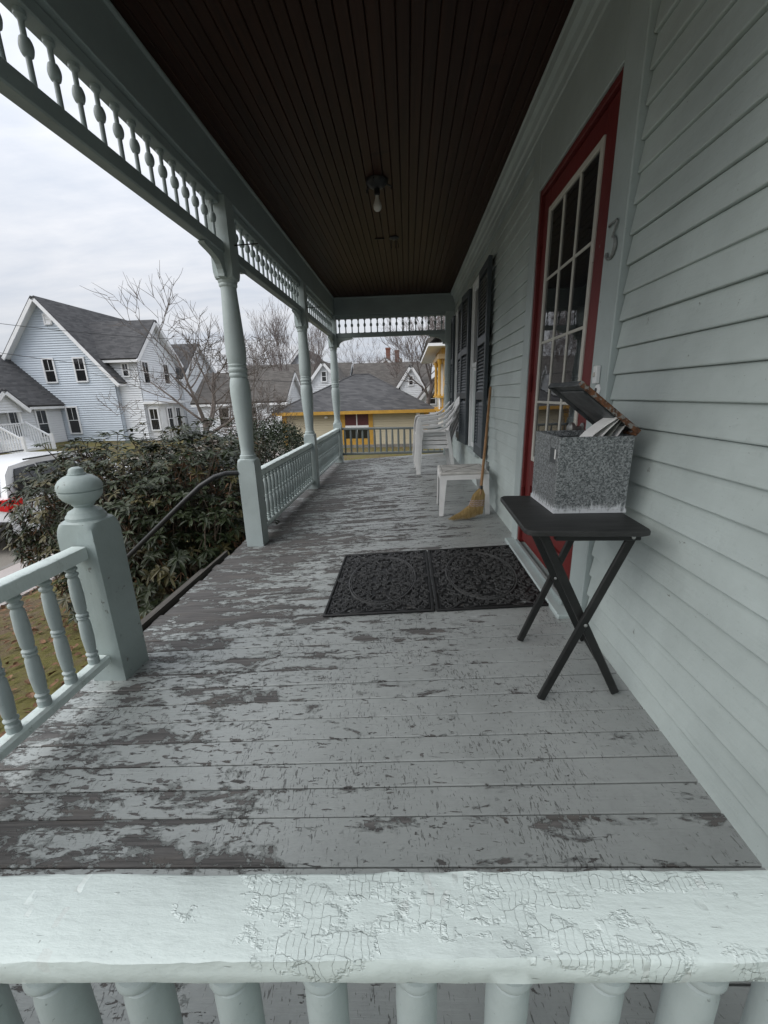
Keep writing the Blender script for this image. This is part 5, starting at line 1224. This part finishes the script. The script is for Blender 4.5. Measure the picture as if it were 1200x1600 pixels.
# ------------------------------------------------------------------ parked vehicles
def suv(loc, label):
    c = empty('parked_car', loc, label, 'car')
    # side profile (y forward, z), half width in x
    prof_ = [(0.0, 0.42), (0.02, 0.62), (0.0, 0.95), (0.06, 1.12), (0.26, 1.52), (0.42, 1.66), (1.0, 1.73), (2.3, 1.72), (2.75, 1.62), (3.45, 1.13), (4.5, 1.02), (4.72, 0.85), (4.75, 0.45), (4.3, 0.32), (0.35, 0.32)]
    def half(yv, zz): return 0.93 if zz < 1.12 else 0.93 - (zz - 1.12) * 0.36
    n = len(prof_); V = []
    for sx in (-1, 1):
        for yv, zz in prof_: V.append((sx * half(yv, zz) * (0.97 if yv < 0.05 or yv > 4.6 else 1), yv, zz))
    MB().add(V, [tuple(range(n)), tuple(range(n, 2 * n))[::-1]] + [(i, (i + 1) % n, (i + 1) % n + n, i + n) for i in range(n)]).obj('body', 'carwhite', c, smooth=True, angle=25)
    for sx in (-1, 1):
        for q in ([(0.26, 1.13), (0.97, 1.13), (0.97, 1.63), (0.50, 1.60)], [(1.01, 1.13), (1.97, 1.13), (1.97, 1.64), (1.01, 1.64)], [(2.03, 1.15), (3.1, 1.15), (2.72, 1.53), (2.03, 1.62)]):
            V = [(sx * (half(a, b_) + 0.012), a, b_) for a, b_ in q] + [(sx * (half(a, b_) - 0.02), a, b_) for a, b_ in q]
            MB().add(V, [(0, 1, 2, 3), (7, 6, 5, 4)] + [(i, i + 4, (i + 1) % 4 + 4, (i + 1) % 4) for i in range(4)]).obj('window', 'glass', c)
        tl = MB().add([(sx * 0.955, -0.015, 0.86), (sx * 0.955, -0.015, 1.10), (sx * 0.70, -0.03, 1.08), (sx * 0.70, -0.03, 0.90), (sx * 0.955, 0.34, 0.95), (sx * 0.955, 0.30, 1.11), (sx * 0.70, 0.05, 1.08), (sx * 0.70, 0.05, 0.90)],
                 [(0, 1, 2, 3), (4, 7, 6, 5), (0, 4, 5, 1), (1, 5, 6, 2), (2, 6, 7, 3), (3, 7, 4, 0)]).obj('tail_light', 'taillight', c)
        MB().rbox(sx * 0.80 - 0.02, sx * 0.80 + 0.02, 0.7, 2.4, 1.74, 1.77, 0.008).obj('roof_rail', 'black_metal', c)
        for yv in (0.98, 3.75):
            w = MB().lathe([(0.30, -0.11), (0.35, -0.09), (0.36, 0.0), (0.35, 0.09), (0.30, 0.11)], 20).obj('wheel', 'tyre', c, (sx * 0.83, yv, 0.36), (0, math.pi / 2, 0), True)
            MB().lathe([(0.22, -0.115), (0.21, 0.0), (0.22, 0.115), (0.05, 0.118)], 14).obj('rim', 'steel', w)
    MB().add([(-0.78, 0.045, 1.14), (0.78, 0.045, 1.14), (0.66, 0.235, 1.53), (-0.66, 0.235, 1.53), (-0.78, 0.10, 1.14), (0.78, 0.10, 1.14), (0.66, 0.29, 1.53), (-0.66, 0.29, 1.53)], [(0, 1, 2, 3), (7, 6, 5, 4), (0, 4, 5, 1), (1, 5, 6, 2), (2, 6, 7, 3), (3, 7, 4, 0)]).obj('rear_window', 'glass', c)
    MB().rbox(-0.90, 0.90, -0.07, 0.06, 0.42, 0.66, 0.03).obj('bumper', 'tyre', c); MB().rbox(-0.8, 0.8, -0.05, 0.3, 0.30, 0.41, 0.02).obj('lower_valance', 'tyre', c)
    return c
suv((-8.46, 7.05, -1.695), 'white vehicle with a large red tail light parked beside the sidewalk')

# ------------------------------------------------------------------ fallen leaves
g = np.random.default_rng(2); n = 5200
px = np.concatenate([g.uniform(-6.5, -1.6, n // 2), g.uniform(-8, 4, n // 2)]); py = np.concatenate([g.uniform(0.5, 6.5, n // 2), g.uniform(9, 21.5, n // 2)])
def gz(x_, y_):
    pts = [(-6.9, -1.58), (-5.4, -1.5), (-4.6, -1.38), (-2.6, -1.0), (0, -0.95), (300, -0.9)]
    z_ = np.interp(x_, [p[0] for p in pts], [p[1] for p in pts]); k = np.clip((y_ - 8.2) / 6, 0, 1); return z_ * (1 - k) - 1.6 * k
P = np.stack([px, py, gz(px, py) + 0.03], 1)
V, F = leaves_np(P, np.concatenate([g.normal(0, 1, (n, 2)), g.normal(0, 0.2, (n, 1))], 1), g.uniform(0.04, 0.09, n), g.uniform(0.025, 0.05, n), np.tile([0, 0, 1.0], (n, 1)) + g.normal(0, 0.3, (n, 3)), 0.4, 0.0)
o = bpy.data.objects.new('fallen_leaves', npmesh('fallen_leaves', V, F, 'dry')); link(o); tag(o, 'brown fallen leaves scattered over the lawn', 'leaves', kind='stuff')
